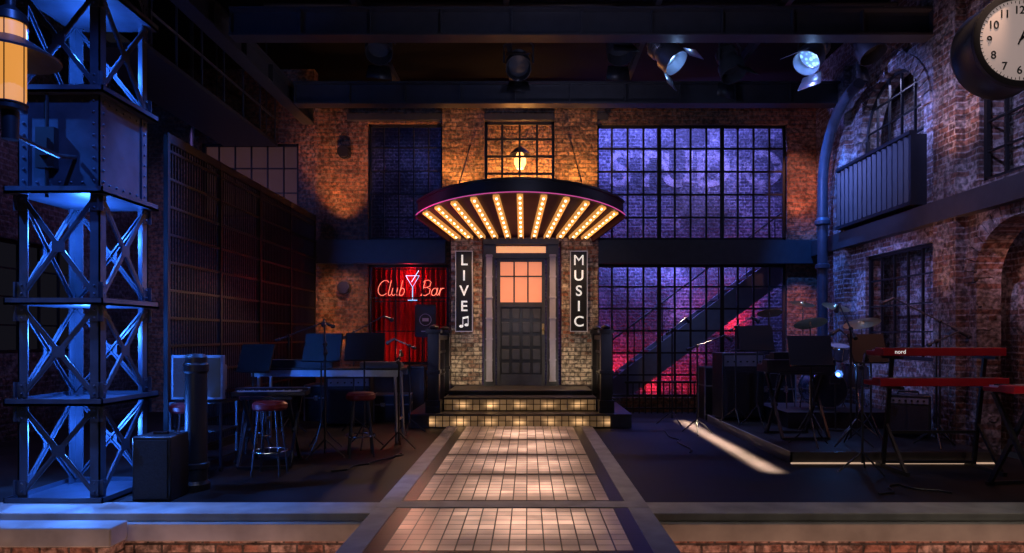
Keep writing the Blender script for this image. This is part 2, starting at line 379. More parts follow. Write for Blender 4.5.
pl = thing('pendant_lamp', 'glowing amber pendant lamp behind the upper window', 'pendant lamp', (-.16, 13.1, 4.95))
MB().lathe([(.001, -.16), (.07, -.14), (.12, -.03), (.12, .05), (.06, .18), (.001, .2)], seg=20).build('globe', M['pendant'], pl)
MB().lathe([(.22, .14), (.12, .24), (.04, .3), (.001, .3)], seg=24).build('shade', M['black'], pl)
MB().cyl((0, 0, .3), (0, 0, 2.05), .01, seg=6).build('cord', M['black'], pl)
steel_window('window_1', 'y', YB+.1, 1.30, 4.9, 3.26, 5.45, 12, 5, heavy=(4, 8), mu=.034)
steel_window('window_2', 'y', YB+.1, 1.30, 4.9, .28, 2.80, 12, 6, heavy=(4, 8), mu=.034)
steel_window('window_3', 'y', YB+.1, -3.03, -1.61, 3.26, 5.47, 5, 5)
steel_window('window_4', 'y', YB+.05, -.82, .5, 4.2, 5.5, 4, 4, mu=.04)
steel_window('window_5', 'y', YB+.1, -3.03, -1.5, .9, 2.80, 3, 3)
steel_window('window_6', 'y', YB+.1, -6.2, -4.35, 3.7, 5.1, 6, 3)
steel_window('window_7', 'x', XR+.08, 8.95, 10.6, 3.3, 5.4, 5, 6, arch=.8, lab='arched black steel window')
steel_window('window_8', 'x', XR+.08, 6.45, 7.85, 3.3, 5.1, 4, 5, arch=.7, lab='arched black steel window')
steel_window('window_9', 'x', XR+.08, 8.75, 10.5, 1.1, 2.72, 5, 4)
steel_window('window_10', 'x', XL-.1, 5.5, 7.5, 2.2, 3.4, 5, 3)
steel_window('window_11', 'x', XL-.1, 8.5, 10.5, 1.2, 2.8, 5, 4)
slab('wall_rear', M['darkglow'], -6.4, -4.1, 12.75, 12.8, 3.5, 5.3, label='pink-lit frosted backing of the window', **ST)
def ibeam(name, p0, p1, h, w, label, stiff=.9, top=True):
    p0 = Vector(p0); p1 = Vector(p1); L = (p1-p0).length; d = (p1-p0).normalized()
    mb = MB(); t = .03
    mb.bar(p0+Vector((0,0,h/2-t/2)), p1+Vector((0,0,h/2-t/2)), w, t)
    mb.bar(p0-Vector((0,0,h/2-t/2)), p1-Vector((0,0,h/2-t/2)), w, t)
    mb.bar(p0, p1, t, h-2*t)
    n = max(1, int(L/stiff))
    for i in range(n+1):
        q = p0+d*(L*i/n); q = q+d*(.01 if i == 0 else (-.01 if i == n else 0))
        mb.bar(q-Vector((0,0,h/2-t)), q+Vector((0,0,h/2-t)), w*.8 if abs(d.x) < .5 else .02, .02 if abs(d.x) < .5 else w*.8)
    return mb.build(name, M['steel'], label=label, category='beam')
slab('trim_2', M['steel'], -4.0, -1.55, YB-.14, YB, 2.80, 3.24, label='dark steel band girder on the back wall', **ST)
slab('trim_3', M['steel'], 1.3, 5.4, YB-.14, YB, 2.80, 3.24, label='dark steel band girder on the back wall', **ST)
slab('trim_4', M['steel'], XR-.16, XR, 4.2, YB-.15, 2.93, 3.2, label='dark steel band girder on the side wall', **ST)
slab('trim_5', M['steel'], -3.4, 1.5, YB-.1, YB-.0, 5.5, 5.62, label='steel lintel', **ST)
for i, (a, b) in enumerate([(8.1, 8.55), (10.95, 11.35), (5.6, 6.0)]):
    slab('trim_%d' % (6+i), M['brick_right'], XR-.12, XR, a, b, 0, 6.0, label='brick pilaster on the side wall', **ST)
def arch_ring(name, y0, y1, zs, rise):
    mb = MB(); c = (y0+y1)/2; hw = (y1-y0)/2; n = 18
    for k in range(n):
        t0, t1 = pi*k/n+.01, pi*(k+1)/n-.01
        P = lambda e, t: (c+(hw+e)*math.cos(t), zs+(rise+e)*math.sin(t))
        mb.prism([P(0, t0), P(.2, t0), P(.2, t1), P(0, t1)], 'x', XR-.035, XR+.02)
    mb.build(name, M['brick_right'], label='arch of upright bricks over the opening', **ST)
arch_ring('trim_9', 8.95, 10.6, 4.6, .8); arch_ring('trim_10', 6.45, 7.85, 4.4, .7); arch_ring('trim_11', 6.4, 7.9, 2.1, .7)
for i, (a, b) in enumerate([(XL, -1.17), (.91, XR+.3)]):
    slab('trim_%d' % (12+i), M['stone'], a, b, 5.27, 5.62, -.05, .015, label='pale stone nosing along the stage edge', bevel=.008, **ST)
    slab('trim_%d' % (14+i), M['stone'], a, b, 5.22, 5.42, -.20, -.055, label='stone fascia under the stage nosing', bevel=.008, **ST)
slab('trim_16', M['stone'], XL, -3.2, 4.98, 5.20, -.17, -.02, label='pale stone ledge in front of the stage', bevel=.01, **ST)
slab('wall_front', M['brick_front'], XL, -3.22, 5.0, 5.19, -1.0, -.17, label='brick plinth under the stone ledge', **ST)

# walkway -------------------------------------------------------
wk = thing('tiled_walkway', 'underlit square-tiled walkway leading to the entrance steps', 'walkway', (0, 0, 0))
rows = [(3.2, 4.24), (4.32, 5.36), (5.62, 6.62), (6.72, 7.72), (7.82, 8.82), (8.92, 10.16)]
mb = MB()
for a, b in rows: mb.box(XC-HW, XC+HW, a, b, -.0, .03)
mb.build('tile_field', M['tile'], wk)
mb = MB()
for sx in (-1, 1):
    for a, b in ((3.2, 5.38), (5.6, 10.18)):
        mb.box(*sorted((XC+sx*HW, XC+sx*(HW+.12))), a, b, .0, .031)
for a, b in ((4.24, 4.32), (6.62, 6.72), (7.72, 7.82), (8.82, 8.92), (5.56, 5.62), (5.36, 5.40)): mb.box(XC-HW-.1, XC+HW+.1, a, b, .0, .028)
mb.build('border_tile', M['darktile'], wk)
for sx in (-1, 1):
    for a, b in ((3.2, 5.38), (5.58, 10.18)):
        MB().box(*sorted((XC+sx*(HW+.12), XC+sx*(HW+.30))), a, b, .0, .035).build('edge_board', M['plank'], wk, bevel=.006)
MB().box(XC-HW-.30, XC+HW+.30, 5.38, 5.58, .0, .036).build('threshold_board', M['plank'], wk, bevel=.006)
MB().box(XC-HW-.19, XC+HW+.19, 3.2, 5.395, -1.0, .0).build('walkway_base', M['brick_front'], wk)

# entrance steps ------------------------------------------------
st = thing('entrance_steps', 'dark stone entrance steps with glowing glass-block risers', 'stairs', (XC, 10.2, 0))
for (h, y, z0, z1) in ((1.76, 0, 0, .22), (1.25, .4, .22, .44), (1.22, .85, .44, .52)):
    MB().box(-h, h, y+.02, 1.8, z0, z1-.03).box(-h-.0, h+.0, y-.02, 1.80, z1-.03, z1).build('step', M['stepstone'], st, bevel=.005)
MB().box(-1.42, 1.42, 0, .03, .02, .185).build('lit_riser', M['riser'], st, label='glowing amber glass-block riser')
MB().box(-1.23, 1.23, .4, .43, .235, .405).build('lit_riser', M['riser'], st, label='glowing amber glass-block riser')
slab('trim_22', M['stepstone'], -1.4, 1.28, 12.02, 12.29, 0, .52, label='dark stone threshold under the door', **ST)
def railing(x):
    r = thing('porch_railing', 'chunky black iron porch railing with heavy newel posts', 'railing', (x, 10.3, .22), group='porch railings')
    MB().box(-.11, .11, 0, 1.66, 0, .10).build('base_rail', M['blackgloss'], r, bevel=.005)
    for y in (.13, 1.5):
        MB().box(-.12, .12, y-.12, y+.12, .0, .2).box(-.09, .09, y-.09, y+.09, .2, 1.27).box(-.11, .11, y-.11, y+.11, .62, .68).box(-.12, .12, y-.12, y+.12, 1.27, 1.33).lathe([(.06, 1.33), (.085, 1.36), (.06, 1.39), (.005, 1.41)], (0, y, 0), 12).build('newel_post', M['blackgloss'], r, bevel=.004)
    MB().box(-.06, .06, .2, 1.42, 1.16, 1.24).build('top_rail', M['blackgloss'], r)
    MB().box(-.03, .03, .2, 1.42, .93, .97).build('middle_rail', M['blackgloss'], r)
    for i in range(8):
        y = .32+i*.14
        MB().cyl((0, y, .1), (0, y, 1.16), .024, seg=8).sphere((0, y, .58), .04, 8, 6).build('baluster', M['blackgloss'], r)
    return r
railing(XC-1.38); railing(XC+1.38)

# door ----------------------------------------------------------
dr = thing('door_1', 'dark paneled entrance door with amber-lit upper panes', 'door', (XC+.0, 12.12, .52), **ST)
W = .455
mb = MB().box(-W, -W+.07, -.03, .03, 0, 2.37).box(W-.07, W, -.03, .03, 0, 2.37).box(-W+.07, W-.07, -.03, .03, 0, .2).box(-W+.07, W-.07, -.03, .03, 2.3, 2.37).box(-W+.07, W-.07, -.03, .03, 1.46, 1.55)
mb.build('door_leaf', M['doorpaint'], dr, bevel=.004)
MB().box(-W+.07, W-.07, 0, .012, 1.55, 2.3).build('upper_pane', M['amberpane'], dr, label='amber-lit frosted glass panes')
mb = MB()
for i in (1, 2): x = -W+.07+(2*W-.14)*i/3; mb.box(x-.014, x+.014, -.025, 0, 1.55, 2.3)
mb.box(-W+.07, W-.07, -.025, 0, 2.02, 2.045).build('upper_muntin', M['doorpaint'], dr)
MB().box(-W+.07, W-.07, .002, .02, .2, 1.46).build('lower_panel', M['doorpane'], dr)
cw_ = (2*W-.14)/4; ch_ = 1.26/5
for i in range(4):
    for j in range(5):
        x = -W+.07+cw_*(i+.5); z = .2+ch_*(j+.5)
        MB().prism([(x-cw_*.36, z-ch_*.38), (x+cw_*.36, z-ch_*.38), (x+cw_*.36, z+ch_*.38), (x-cw_*.36, z+ch_*.38)], 'y', -.022, .002).build('raised_panel', M['doorpaint'], dr, bevel=.008)
MB().cyl((W-.045, -.03, 1.05), (W-.045, -.075, 1.05), .012, seg=10).sphere((W-.045, -.09, 1.05), .028, 12, 8).box(W-.065, W-.025, -.036, -.03, .95, 1.15).build('door_knob', M['brass'], dr)
dd = XC
for i, x in enumerate((dd-.585, dd+.585)):
    mb = MB().box(x-.11, x+.11, 12.05, 12.2, .52, 3.2)
    mb.build('trim_%d' % (17+i), M['doorpaint'], label='dark door frame', **ST)
    mb = MB().box(x-.055, x+.055, 12.0, 12.05, .62, 2.95)
    for k in range(7): mb.box(x-.065, x+.065, 11.985, 12.05, .60+k*.385, .63+k*.385)
    mb.build('trim_%d' % (19+i), M['lavender'], label='grey-lavender pilaster strip beside the door', bevel=.003, **ST)
MB().box(dd-.48, dd+.48, 12.06, 12.2, 2.89, 2.97).box(dd-.7, dd+.7, 12.0, 12.2, 3.14, 3.24).build('trim_21', M['doorpaint'], label='door head rail', **ST)
slab('window_12', M['transom'], dd-.46, dd+.46, 12.1, 12.12, 2.99, 3.11, label='glowing transom light over the door', **ST)

# canopy --------------------------------------------------------
cn = thing('entrance_canopy', 'fan-shaped marquee canopy with radiating rows of glowing bulbs', 'canopy', (XC, 12.0, 3.26))
def Fp(t): return Vector((1.80*math.sin(t*1.2)/math.sin(1.2), -.62-.98*math.cos(t*pi/2), .34+.18*math.cos(t*pi/2)))
def Bp(t): return Vector((1.30*t, -.02, .0))
def Sf(t, s, up=0):
    p = Bp(t).lerp(Fp(t), s); p.z += up; return p
def sheet(mb, f, nu, nv):
    G = [[mb.bm.verts.new(f(-1+2*i/nu, j/nv)) for j in range(nv+1)] for i in range(nu+1)]
    for i in range(nu):
        for j in range(nv): mb.face([G[i][j], G[i+1][j], G[i+1][j+1], G[i][j+1]])
mb = MB(); sheet(mb, lambda t, s: Sf(t, s), 32, 4); mb.build('soffit', M['soffit'], cn)
mb = MB(); sheet(mb, lambda t, s: Sf(t, s, .16+.10*(1-s))+Vector((0, 0, .05*math.sin(s*pi))), 32, 8); mb.build('canopy_roof', M['steel'], cn)
mb = MB()
n = 40
for lo, hi, out in ((-.03, .17, .0), (-.05, -.02, .02), (.165, .20, .03)):
    ring = []
    for i in range(n+1):
        t = -1+2*i/n; p = Fp(t); nrm = Vector((p.x, p.y*1.3, 0)).normalized()
        ring.append([mb.bm.verts.new(p+nrm*out+Vector((0,0,lo))), mb.bm.verts.new(p+nrm*out+Vector((0,0,hi))), mb.bm.verts.new(p-nrm*.03+Vector((0,0,hi))), mb.bm.verts.new(p-nrm*.03+Vector((0,0,lo)))])
    for i in range(n):
        for k in range(4): mb.face([ring[i][k], ring[i+1][k], ring[i+1][(k+1)%4], ring[i][(k+1)%4]])
    mb.face(ring[0]); mb.face(ring[-1])
mb.build('fascia', M['black'], cn, label='dark curved fascia rim')
for sg in (-1, 1):
    mb = MB(); mb.bar(Bp(sg), Fp(sg), .04, .2); mb.build('side_fascia', M['soffit'], cn)
MB().tube([Fp(-1+2*i/40)+Vector((Fp(-1+2*i/40).x, Fp(-1+2*i/40).y*1.3, 0)).normalized()*.03+Vector((0,0,-.035)) for i in range(41)], .009, 6).build('rim_glow_line', M['rimpink'], cn, label='thin emissive line added for the pink-purple light under the rim')
bm_data = None
NS = 11
for i in range(NS):
    t = (-1+2*(i+.5)/NS)*.95
    mb = MB(); a = Sf(t, .06, -.03); b = Sf(t, .95, -.03); mb.bar(a, b, .075, .03)
    mb.bar(a+Vector((-.045, 0, -.014)), b+Vector((-.045, 0, -.014)), .014, .06); mb.bar(a+Vector((.045, 0, -.014)), b+Vector((.045, 0, -.014)), .014, .06)
    mb.build('bulb_strip', M['gold'], cn, label='gilded channel holding bulbs')
    for k in range(9):
        p = Sf(t, .11+.80*k/8, -.052)
        if bm_data is None:
            o = MB().sphere((0,0,0), .021, 10, 8).build('bulb', M['bulb'], cn, loc=p); bm_data = o.data
        else: finish('bulb', bm_data, cn, loc=p)
for sg in (-1, 1):
    MB().cyl(Sf(sg*.55, .8, .2), (sg*.95, .16, 1.75), .012, seg=8).build('tie_rod', M['steel'], cn)

# LIVE / MUSIC signs -------------------------------------------
def vsign(s, x, note, label):
    t = thing('blade_sign', label, 'sign', (x, 11.98, 1.52))
    MB().box(-.16, .16, -.09, 0.04, 0, 1.48).build('sign_box', M['ink'], t, bevel=.004)
    mb = MB()
    for b in ((-.16, -.147, 0, 1.48), (.147, .16, 0, 1.48), (-.147, .147, 0, .013), (-.147, .147, 1.467, 1.48)): mb.box(b[0], b[1], -.1, -.09, b[2], b[3])
    mb.build('sign_border', M['signedge'], t)
    n = len(s)+(1 if note else 0); step = 1.40/n
    for k, ch in enumerate(s):
        text(ch, .27, 'letter', M['white'], t, (0, -.094, 1.44-step*(k+.5)), off=0 if ch == 'M' else .003)
    if note:
        z = .04+step*.5-.1
        MB().sphere((-.05, -.095, z+.02), .033, 12, 8, (1.15, .2, .8)).sphere((.045, -.095, z+.045), .033, 12, 8, (1.15, .2, .8)).box(-.026, -.016, -.1, -.09, z+.02, z+.18).box(.070, .080, -.1, -.09, z+.045, z+.2)\
          .prism([(-.026, z+.15), (.080, z+.172), (.080, z+.208), (-.026, z+.186)], 'y', -.1, -.09).build('music_note', M['white'], t)
    return t
vsign('LIVE', -1.17, True, 'tall black sign with white stacked letters and a music note')
vsign('MUSIC', .93, False, 'tall black sign with white stacked letters')

# Club Bar neon + curtain --------------------------------------
mb = MB(); n = 90
pts = [(-3.1+1.65*i/n, 12.95+.05*math.sin(i*1.15)+.015*math.sin(i*.37)) for i in range(n+1)]
A = [mb.bm.verts.new((x, y, .9)) for x, y in pts]; B = [mb.bm.verts.new((x, y, 2.9)) for x, y in pts]
for i in range(n): mb.face([A[i], A[i+1], B[i+1], B[i]])
cur = mb.build('curtain', M['curtain'], label='deep red pleated velvet curtain behind the bar window', category='curtain')
ne = thing('neon_sign', 'red script neon bar sign with a pale blue martini glass', 'neon sign', (-2.93, 12.5, 2.22))
def arc(cx, cy, rx, ry, a0, a1, n=14): return [(cx+rx*math.cos(math.radians(a0+(a1-a0)*i/n)), cy+ry*math.sin(math.radians(a0+(a1-a0)*i/n))) for i in range(n+1)]
def strokes(name, L, ox, sc, m, r, lab=None):
    mb = MB()
    for s in L: mb.tube([(ox+(x+.25*y)*sc, 0, y*sc) for x, y in s], r, 6)
    o = mb.build(name, m, ne)
    if lab: o['label'] = lab
club = [arc(.42, .5, .36, .5, 45, 315), [(.80, 1.0), (.80, .15), (.86, .02), (.94, 0), (1.0, .08)], [(1.02, .5), (1.02, .15), (1.12, 0), (1.25, .03), (1.34, .2), (1.34, .5), (1.34, .12), (1.42, 0)], [(1.55, 1.0), (1.55, 0)]+arc(1.68, .24, .16, .24, 230, 520)]
bar = [[(.08, 0), (.08, 1.0)], [(-.05, .85), (.1, 1.0), (.3, 1.02), (.5, .88), (.48, .62), (.3, .54), (.1, .52)], [(.3, .54), (.55, .42), (.56, .14), (.35, 0), (.0, .02)], arc(.86, .24, .17, .25, 20, 380)+[(1.04, .5), (1.04, .1), (1.12, 0), (1.2, .15), (1.24, .5), (1.24, .0)], [(1.24, .3), (1.34, .48), (1.48, .47)]]
strokes('neon_word', club, 0, .29, M['neonred'], .0062, 'red neon script word')
strokes('neon_word', bar, .86, .29, M['neonred'], .0062, 'red neon script word')
mart = MB()
for s in ([(-.13, .42), (.13, .42), (0, .20), (-.13, .42)], [(0, .20), (0, -.04)], [(-.09, -.05), (.09, -.05)], [(-.02, .30), (.12, .52)]): mart.tube([(.71+x, -.0, y-.04) for x, y in s], .0075, 6)
mart.build('neon_glass', M['neoncyan'], ne, label='pale blue neon martini glass')
MB().box(-.03, 1.34, .03, .05, -.12, -.1).box(-.03, 1.34, .03, .05, .5, .52).build('mounting_rail', M['black'], ne)
po = thing('poster', 'dark poster with a pale ring printed on it', 'poster', (-1.95, 12.36, 1.42))
MB().box(-.2, .2, 0, .012, 0, .62).build('poster_sheet', M['black'], po)
MB().tube([(.11*math.cos(2*pi*i/24), -.004, .33+.11*math.sin(2*pi*i/24)) for i in range(25)], .006, 5).box(-.08, .08, -.004, 0, .1, .12).box(-.06, .06, -.004, 0, .3, .36).build('printed_mark', M['lavender'], po)
bc = thing('bar_counter', 'dark paneled bar counter below the red curtain', 'bar counter', (-2.42, 12.0, 0))
MB().box(-.50, .50, -.02, .28, 0, .84).build('counter_body', M['stepstone'], bc)
MB().box(-.52, .52, -.08, .29, .84, .89).build('counter_top', M['blackgloss'], bc, bevel=.005)
for z in (4.9, 2.35):
    wl = thing('wall_lamp', 'small black round wall lamp on the brick pier', 'wall lamp', (-3.46, YB, z), group='round wall lamps')
    MB().cyl((0, 0, 0), (0, -.05, 0), .12, seg=20).build('back_plate', M['black'], wl)
    MB().cyl((0, -.05, 0), (0, -.16, 0), .09, .11, seg=20).build('lamp_shade', M['black'], wl)

sg = text('STUDIO', 1.08, 'painted_lettering', M['faded'], None, (3.74, 14.49, 5.12), depth=.002, off=.03)
sg['label'] = 'faded pale painted lettering on the brick wall'; sg['category'] = 'sign'
stt = thing('staircase', 'broad dark steel staircase rising behind the lower windows', 'stairs', (1.9, 13.2, 0))
a = Vector((-.6, 0, -.25)); b = Vector((3.4, 0, 2.75))
for y in (0, .7): MB().bar(a+Vector((0, y, .2)), b+Vector((0, y, .2)), .05, .5).build('stringer', M['stairpaint'], stt)
for i in range(14):
    p = a.lerp(b, (i+.5)/14)
    MB().box(p.x-.14, p.x+.14, .03, .67, p.z+.40, p.z+.44).build('tread', M['steel'], stt)
MB().tube([a+Vector((0, 0, 1.3)), b+Vector((0, 0, 1.3))], .018, 8).build('handrail', M['iron'], stt)
for i in range(7):
    p = a.lerp(b, (i+.5)/7); MB().cyl(p+Vector((0, 0, .3)), p+Vector((0, 0, 1.3)), .012, seg=6).build('baluster', M['iron'], stt)
fe = thing('low_fence', 'low black iron fence under the steel windows', 'fence', (1.80, 12.1, 0))
MB().box(0, 1.9, -.02, .02, .56, .6).box(0, 1.9, -.015, .015, .08, .11).build('fence_rail', M['iron'], fe)
for i in range(17): MB().box(.03+i*.114, .05+i*.114, -.01, .01, 0, .58).build('baluster', M['iron'], fe)

# ------------------------------------------------------------------ girders
ibeam('steel_girder', (-4.0, 8.8, 5.66), (5.44, 8.8, 5.66), .38, .24, 'dark riveted steel girder spanning the ceiling')
ibeam('steel_girder', (-4.0, 11.2, 5.6), (5.44, 11.2, 5.6), .38, .24, 'dark riveted steel girder spanning the ceiling')
ibeam('steel_girder', (-4.15, 6.5, 5.62), (-4.15, 12.29, 5.62), .36, .22, 'dark steel girder running toward the back wall')
for i, y in enumerate((9.6, 10.3)):
    MB().cyl((-3.9, y, 6.35), (5.44, y, 6.35), .03, seg=8).build('lighting_pipe', M['steel'], label='horizontal steel lighting pipe under the ceiling', category='pipe')
for x in (-2.4, -.3, 1.8, 3.6):
    MB().bar((x, 8.8, 6.1), (x, 12.2, 6.1), .08, .14).build('ceiling_joist', M['steel'], label='thin dark steel joist under the ceiling', category='beam')
MB().cyl((-5.9, 11.4, 0), (-5.9, 11.4, 6.95), .035, seg=8).build('steel_pole', M['steel'], label='thin vertical steel pole behind the grille', category='pole')
cw = thing('catwalk', 'dark steel catwalk with railing near the ceiling', 'catwalk', (-5.2, 8.0, 5.0))
MB().box(-.5, .5, 0, 4.2, 0, .06).build('deck', M['steel'], cw)
mb = MB()
for z in (.5, .95): mb.cyl((.48, 0, z), (.48, 4.2, z), .02, seg=6)
for i in range(7): mb.cyl((.48, .05+i*.68, .06), (.48, .05+i*.68, .95), .018, seg=6)
mb.build('railing', M['steel'], cw)
for i in range(4): MB().cyl((-.45+.9*(i % 2), .2+3.6*(i//2), .06), (-.45+.9*(i % 2), .2+3.6*(i//2), 1.95), .015, seg=6).build('hanger', M['steel'], cw)

gs = thing('grille_screen', 'tall black steel grille screen dividing the stage', 'screen', (-4.0, 7.2, 0))
for k in range(4):
    y0 = k*1.24; mb = MB()
    for i in range(20): y = y0+.04+i*.061; mb.box(-.008, .008, y-.009, y+.009, .05, 3.65)
    for j in range(12): z = .1+j*.31; mb.box(-.016, .016, y0, y0+1.24, z-.014, z+.014)
    mb.box(-.02, .02, y0, y0+1.24, 3.6, 3.7).box(-.02, .02, y0, y0+1.24, 0, .08)
    mb.build('grille_panel', M['grillemetal'], gs)
for k in range(5): MB().box(-.025, .025, k*1.24-.025, k*1.24+.025, 0, 3.70).build('post', M['grillemetal'], gs)

# ------------------------------------------------------------------ truss tower
tw = thing('truss_tower', 'riveted blue-grey steel lattice tower with X bracing', 'steel tower', (-4.075, 6.0, 0))
H = .355
for sx in (-1, 1):
    for sy in (-1, 1):
        MB().box(*sorted((sx*H, sx*(H-.085))), *sorted((sy*H, sy*(H-.012))), 0, 6.6).box(*sorted((sx*H, sx*(H-.012))), *sorted((sy*H, sy*(H-.085))), 0, 6.6).build('corner_post', M['tower'], tw)
levels = [.0, .85, 1.72, 2.68, 3.55, 4.45, 5.4]
for z in levels:
    e = H+.07
    MB().box(-e, e, -e, e, z, z+.02).box(-e, e, -e, -e+.012, z-.0, z+.06).box(-e, e, e-.012, e, z, z+.06).box(-e, -e+.012, -e, e, z, z+.06).box(e-.012, e, -e, e, z, z+.06).build('shelf_plate', M['tower'], tw)
def xb(z0, z1, f):
    mb = MB(); w = H-.02
    def P(u, z, o=0): return {0: (u, -H+o, z), 1: (u, H-o, z), 2: (-H+o, u, z), 3: (H-o, u, z)}[f]
    up = {0: (0,1,0), 1: (0,1,0), 2: (1,0,0), 3: (1,0,0)}[f]
    mb.bar(P(-w, z0), P(w, z1), .042, .010, up); mb.bar(P(w, z0), P(-w, z1), .042, .010, up)
    mb.bar(P(-w, z0, .01), P(w, z1, .01), .010, .035, up); mb.bar(P(w, z0, .01), P(-w, z1, .01), .010, .035, up)
    zc = (z0+z1)/2; g = .055
    mb.bar(P(-g, zc, -.004), P(g, zc, -.004), .10, .010, up)
    for su in (-1, 1):
        for zz, s in ((z0, 1), (z1, -1)):
            mb.bar(P(su*(w-.0), zz+s*.01, -.004), P(su*(w-.0), zz+s*.14, -.004), .11, .010, up)
            for q in (.04, .11):
                c = Vector(P(su*(w-.02), zz+s*q, -.012)); mb.sphere(c, .011, 6, 4)
    mb.build('x_brace', M['tower'], tw)
for i in (0, 1, 2, 4, 5):
    for f in range(4): xb(levels[i]+.06, levels[i+1]-.0, f)
mb = MB()
h2 = H-.014
mb.box(-h2, h2, -h2, h2, 2.735, 3.55)
for fz in range(8):
    z = 2.80+fz*.1
    for sx in (-1, 1):
        mb.sphere((sx*(H-.05), -H, z), .014, 6, 4); mb.sphere((H, sx*(H-.05), z), .014, 6, 4)
for u in (-.2, -.1, 0, .1, .2):
    for z in (2.79, 3.5): mb.sphere((u, -h2, z), .013, 6, 4); mb.sphere((h2, u, z), .013, 6, 4)
mb.build('riveted_casing', M['tower'], tw)
MB().box(-.16, .0, -H-.06, -H, 2.9, 3.25).box(-.12, -.04, -H-.09, -H-.06, 3.0, 3.15).cyl((-.08, -H-.03, 3.25), (-.08, -H-.03, 3.6), .015, seg=8).cyl((-.08, -H-.03, 2.65), (-.08, -H-.03, 2.9), .015, seg=8).build('junction_box', M['black'], tw)
ln = thing('hanging_lantern', 'amber glass industrial lantern with a black hood on an arm', 'lantern', (-3.68, 4.62, 3.1))
MB().lathe([(.001, -.25), (.05, -.25), (.055, -.05), (.1, -.04), (.1, .0), (.001, .0)], seg=16).build('finial', M['black'], ln)
MB().lathe([(.001, 0), (.085, 0), (.095, .04), (.095, .58), (.001, .58)], seg=20).build('glass_cylinder', M['lantern'], ln)
MB().lathe([(.1, .42), (.30, .33), (.305, .345), (.12, .46), (.1, .46)], seg=28).build('hood', M['steel'], ln)
mb = MB()
for i in range(5): a = i*pi*2/5; mb.cyl((.098*math.cos(a), .098*math.sin(a), 0), (.098*math.cos(a), .098*math.sin(a), .6), .004, seg=6)
for z in (.0, .58): mb.tube([(.100*math.cos(2*pi*i/20), .100*math.sin(2*pi*i/20), z) for i in range(21)], .008, 6)
mb.build('cage', M['black'], ln)
MB().lathe([(.11, .58), (.1, .64), (.03, .7), (.03, .8), (.001, .8)], seg=16).build('cap', M['black'], ln)
MB().tube([(0, 0, -.2), (0, .2, -.22), (-.1, .6, -.2), (-.25, 1.02, -.1)], .018, 8).build('arm', M['steel'], ln)

# ------------------------------------------------------------------ clock
ck = thing('drum_clock', 'round drum clock with a cream dial and black numerals', 'clock', (4.17, 5.5, 3.96), .0)
T = Matrix.Rotation(pi/2, 4, 'X')
MB().lathe([(.345, -.028), (.345, 0), (.40, 0), (.405, -.03), (.385, -.06), (.385, -.26), (.405, -.29), (.40, -.31), (.001, -.31)], seg=48, T=T).build('case', M['steel'], ck)
MB().lathe([(.001, -.03), (.35, -.03), (.35, -.018), (.001, -.018)], seg=48, T=T).build('dial', M['dial'], ck)
for i in range(12):
    a = 2*pi*(i+1)/12
    text(str(i+1), .095, 'numeral', M['ink'], ck, (.255*math.sin(a), .014, .255*math.cos(a)), depth=.002, off=.001)
for i in range(60):
    a = 2*pi*i/60; r0 = .318 if i % 5 else .308
    MB().bar((r0*math.sin(a), .015, r0*math.cos(a)), (.335*math.sin(a), .015, .335*math.cos(a)), .004, .004).build('minute_mark', M['ink'], ck)
MB().bar((0, .008, 0), (.12, .008, .10), .02, .006, (0, 1, 0)).build('hour_hand', M['ink'], ck)
MB().bar((-.02, .002, -.04), (.10, .002, .22), .012, .006, (0, 1, 0)).build('minute_hand', M['ink'], ck)
MB().cyl((0, .15, .38), (0, .15, .7), .025, seg=10).bar((0, .15, .7), (1.25, .15, .7), .04, .04).bar((.1, .15, .7), (1.25, .15, .35), .02, .02).build('bracket', M['steel'], ck)

# ------------------------------------------------------------------ right wall metalwork
cg = thing('corrugated_balcony', 'ribbed dark metal balcony front under the arched window', 'balcony', (XR, 8.9, 3.24))
mb = MB(); n = 60
P0 = [mb.bm.verts.new((-.2+.02*(1 if (i//2) % 2 else -1), 2.1*i/n, .05)) for i in range(n+1)]; P1 = [mb.bm.verts.new((v.co.x, v.co.y, .97)) for v in P0]
for i in range(n): mb.face([P0[i], P0[i+1], P1[i+1], P1[i]])
mb.build('ribbed_sheet', M['corr'], cg)
MB().box(-.24, 0, -.02, 2.12, 0, .05).box(-.24, -.14, -.02, 2.12, .97, 1.02).box(-.22, 0, -.02, .0, .05, .97).box(-.22, 0, 2.1, 2.12, .05, .97).build('frame', M['corr'], cg)
cc = thing('curved_column', 'tall blue-lit steel column curving over at the top', 'column', (5.12, 11.3, 0))
path = [(0, 0, .1), (0, 0, 2), (0, 0, 4.0)]+[(.0, -1.25+1.25*math.cos(t), 4.0+1.35*math.sin(t)) for t in [pi/2*k/12 for k in range(1, 13)]]
MB().tube(path, .085, 14).build('shaft', M['tower'], cc)
MB().lathe([(.001, 0), (.16, 0), (.16, .08), (.11, .14), (.09, .3), (.001, .3)], seg=20).build('base', M['tower'], cc)
MB().lathe([(.086, 3.35), (.13, 3.38), (.13, 3.44), (.086, 3.5), (.086, 3.35)], seg=20).lathe([(.086, 2.6), (.12, 2.62), (.12, 2.68), (.086, 2.7), (.086, 2.6)], seg=20).build('collar', M['tower'], cc)

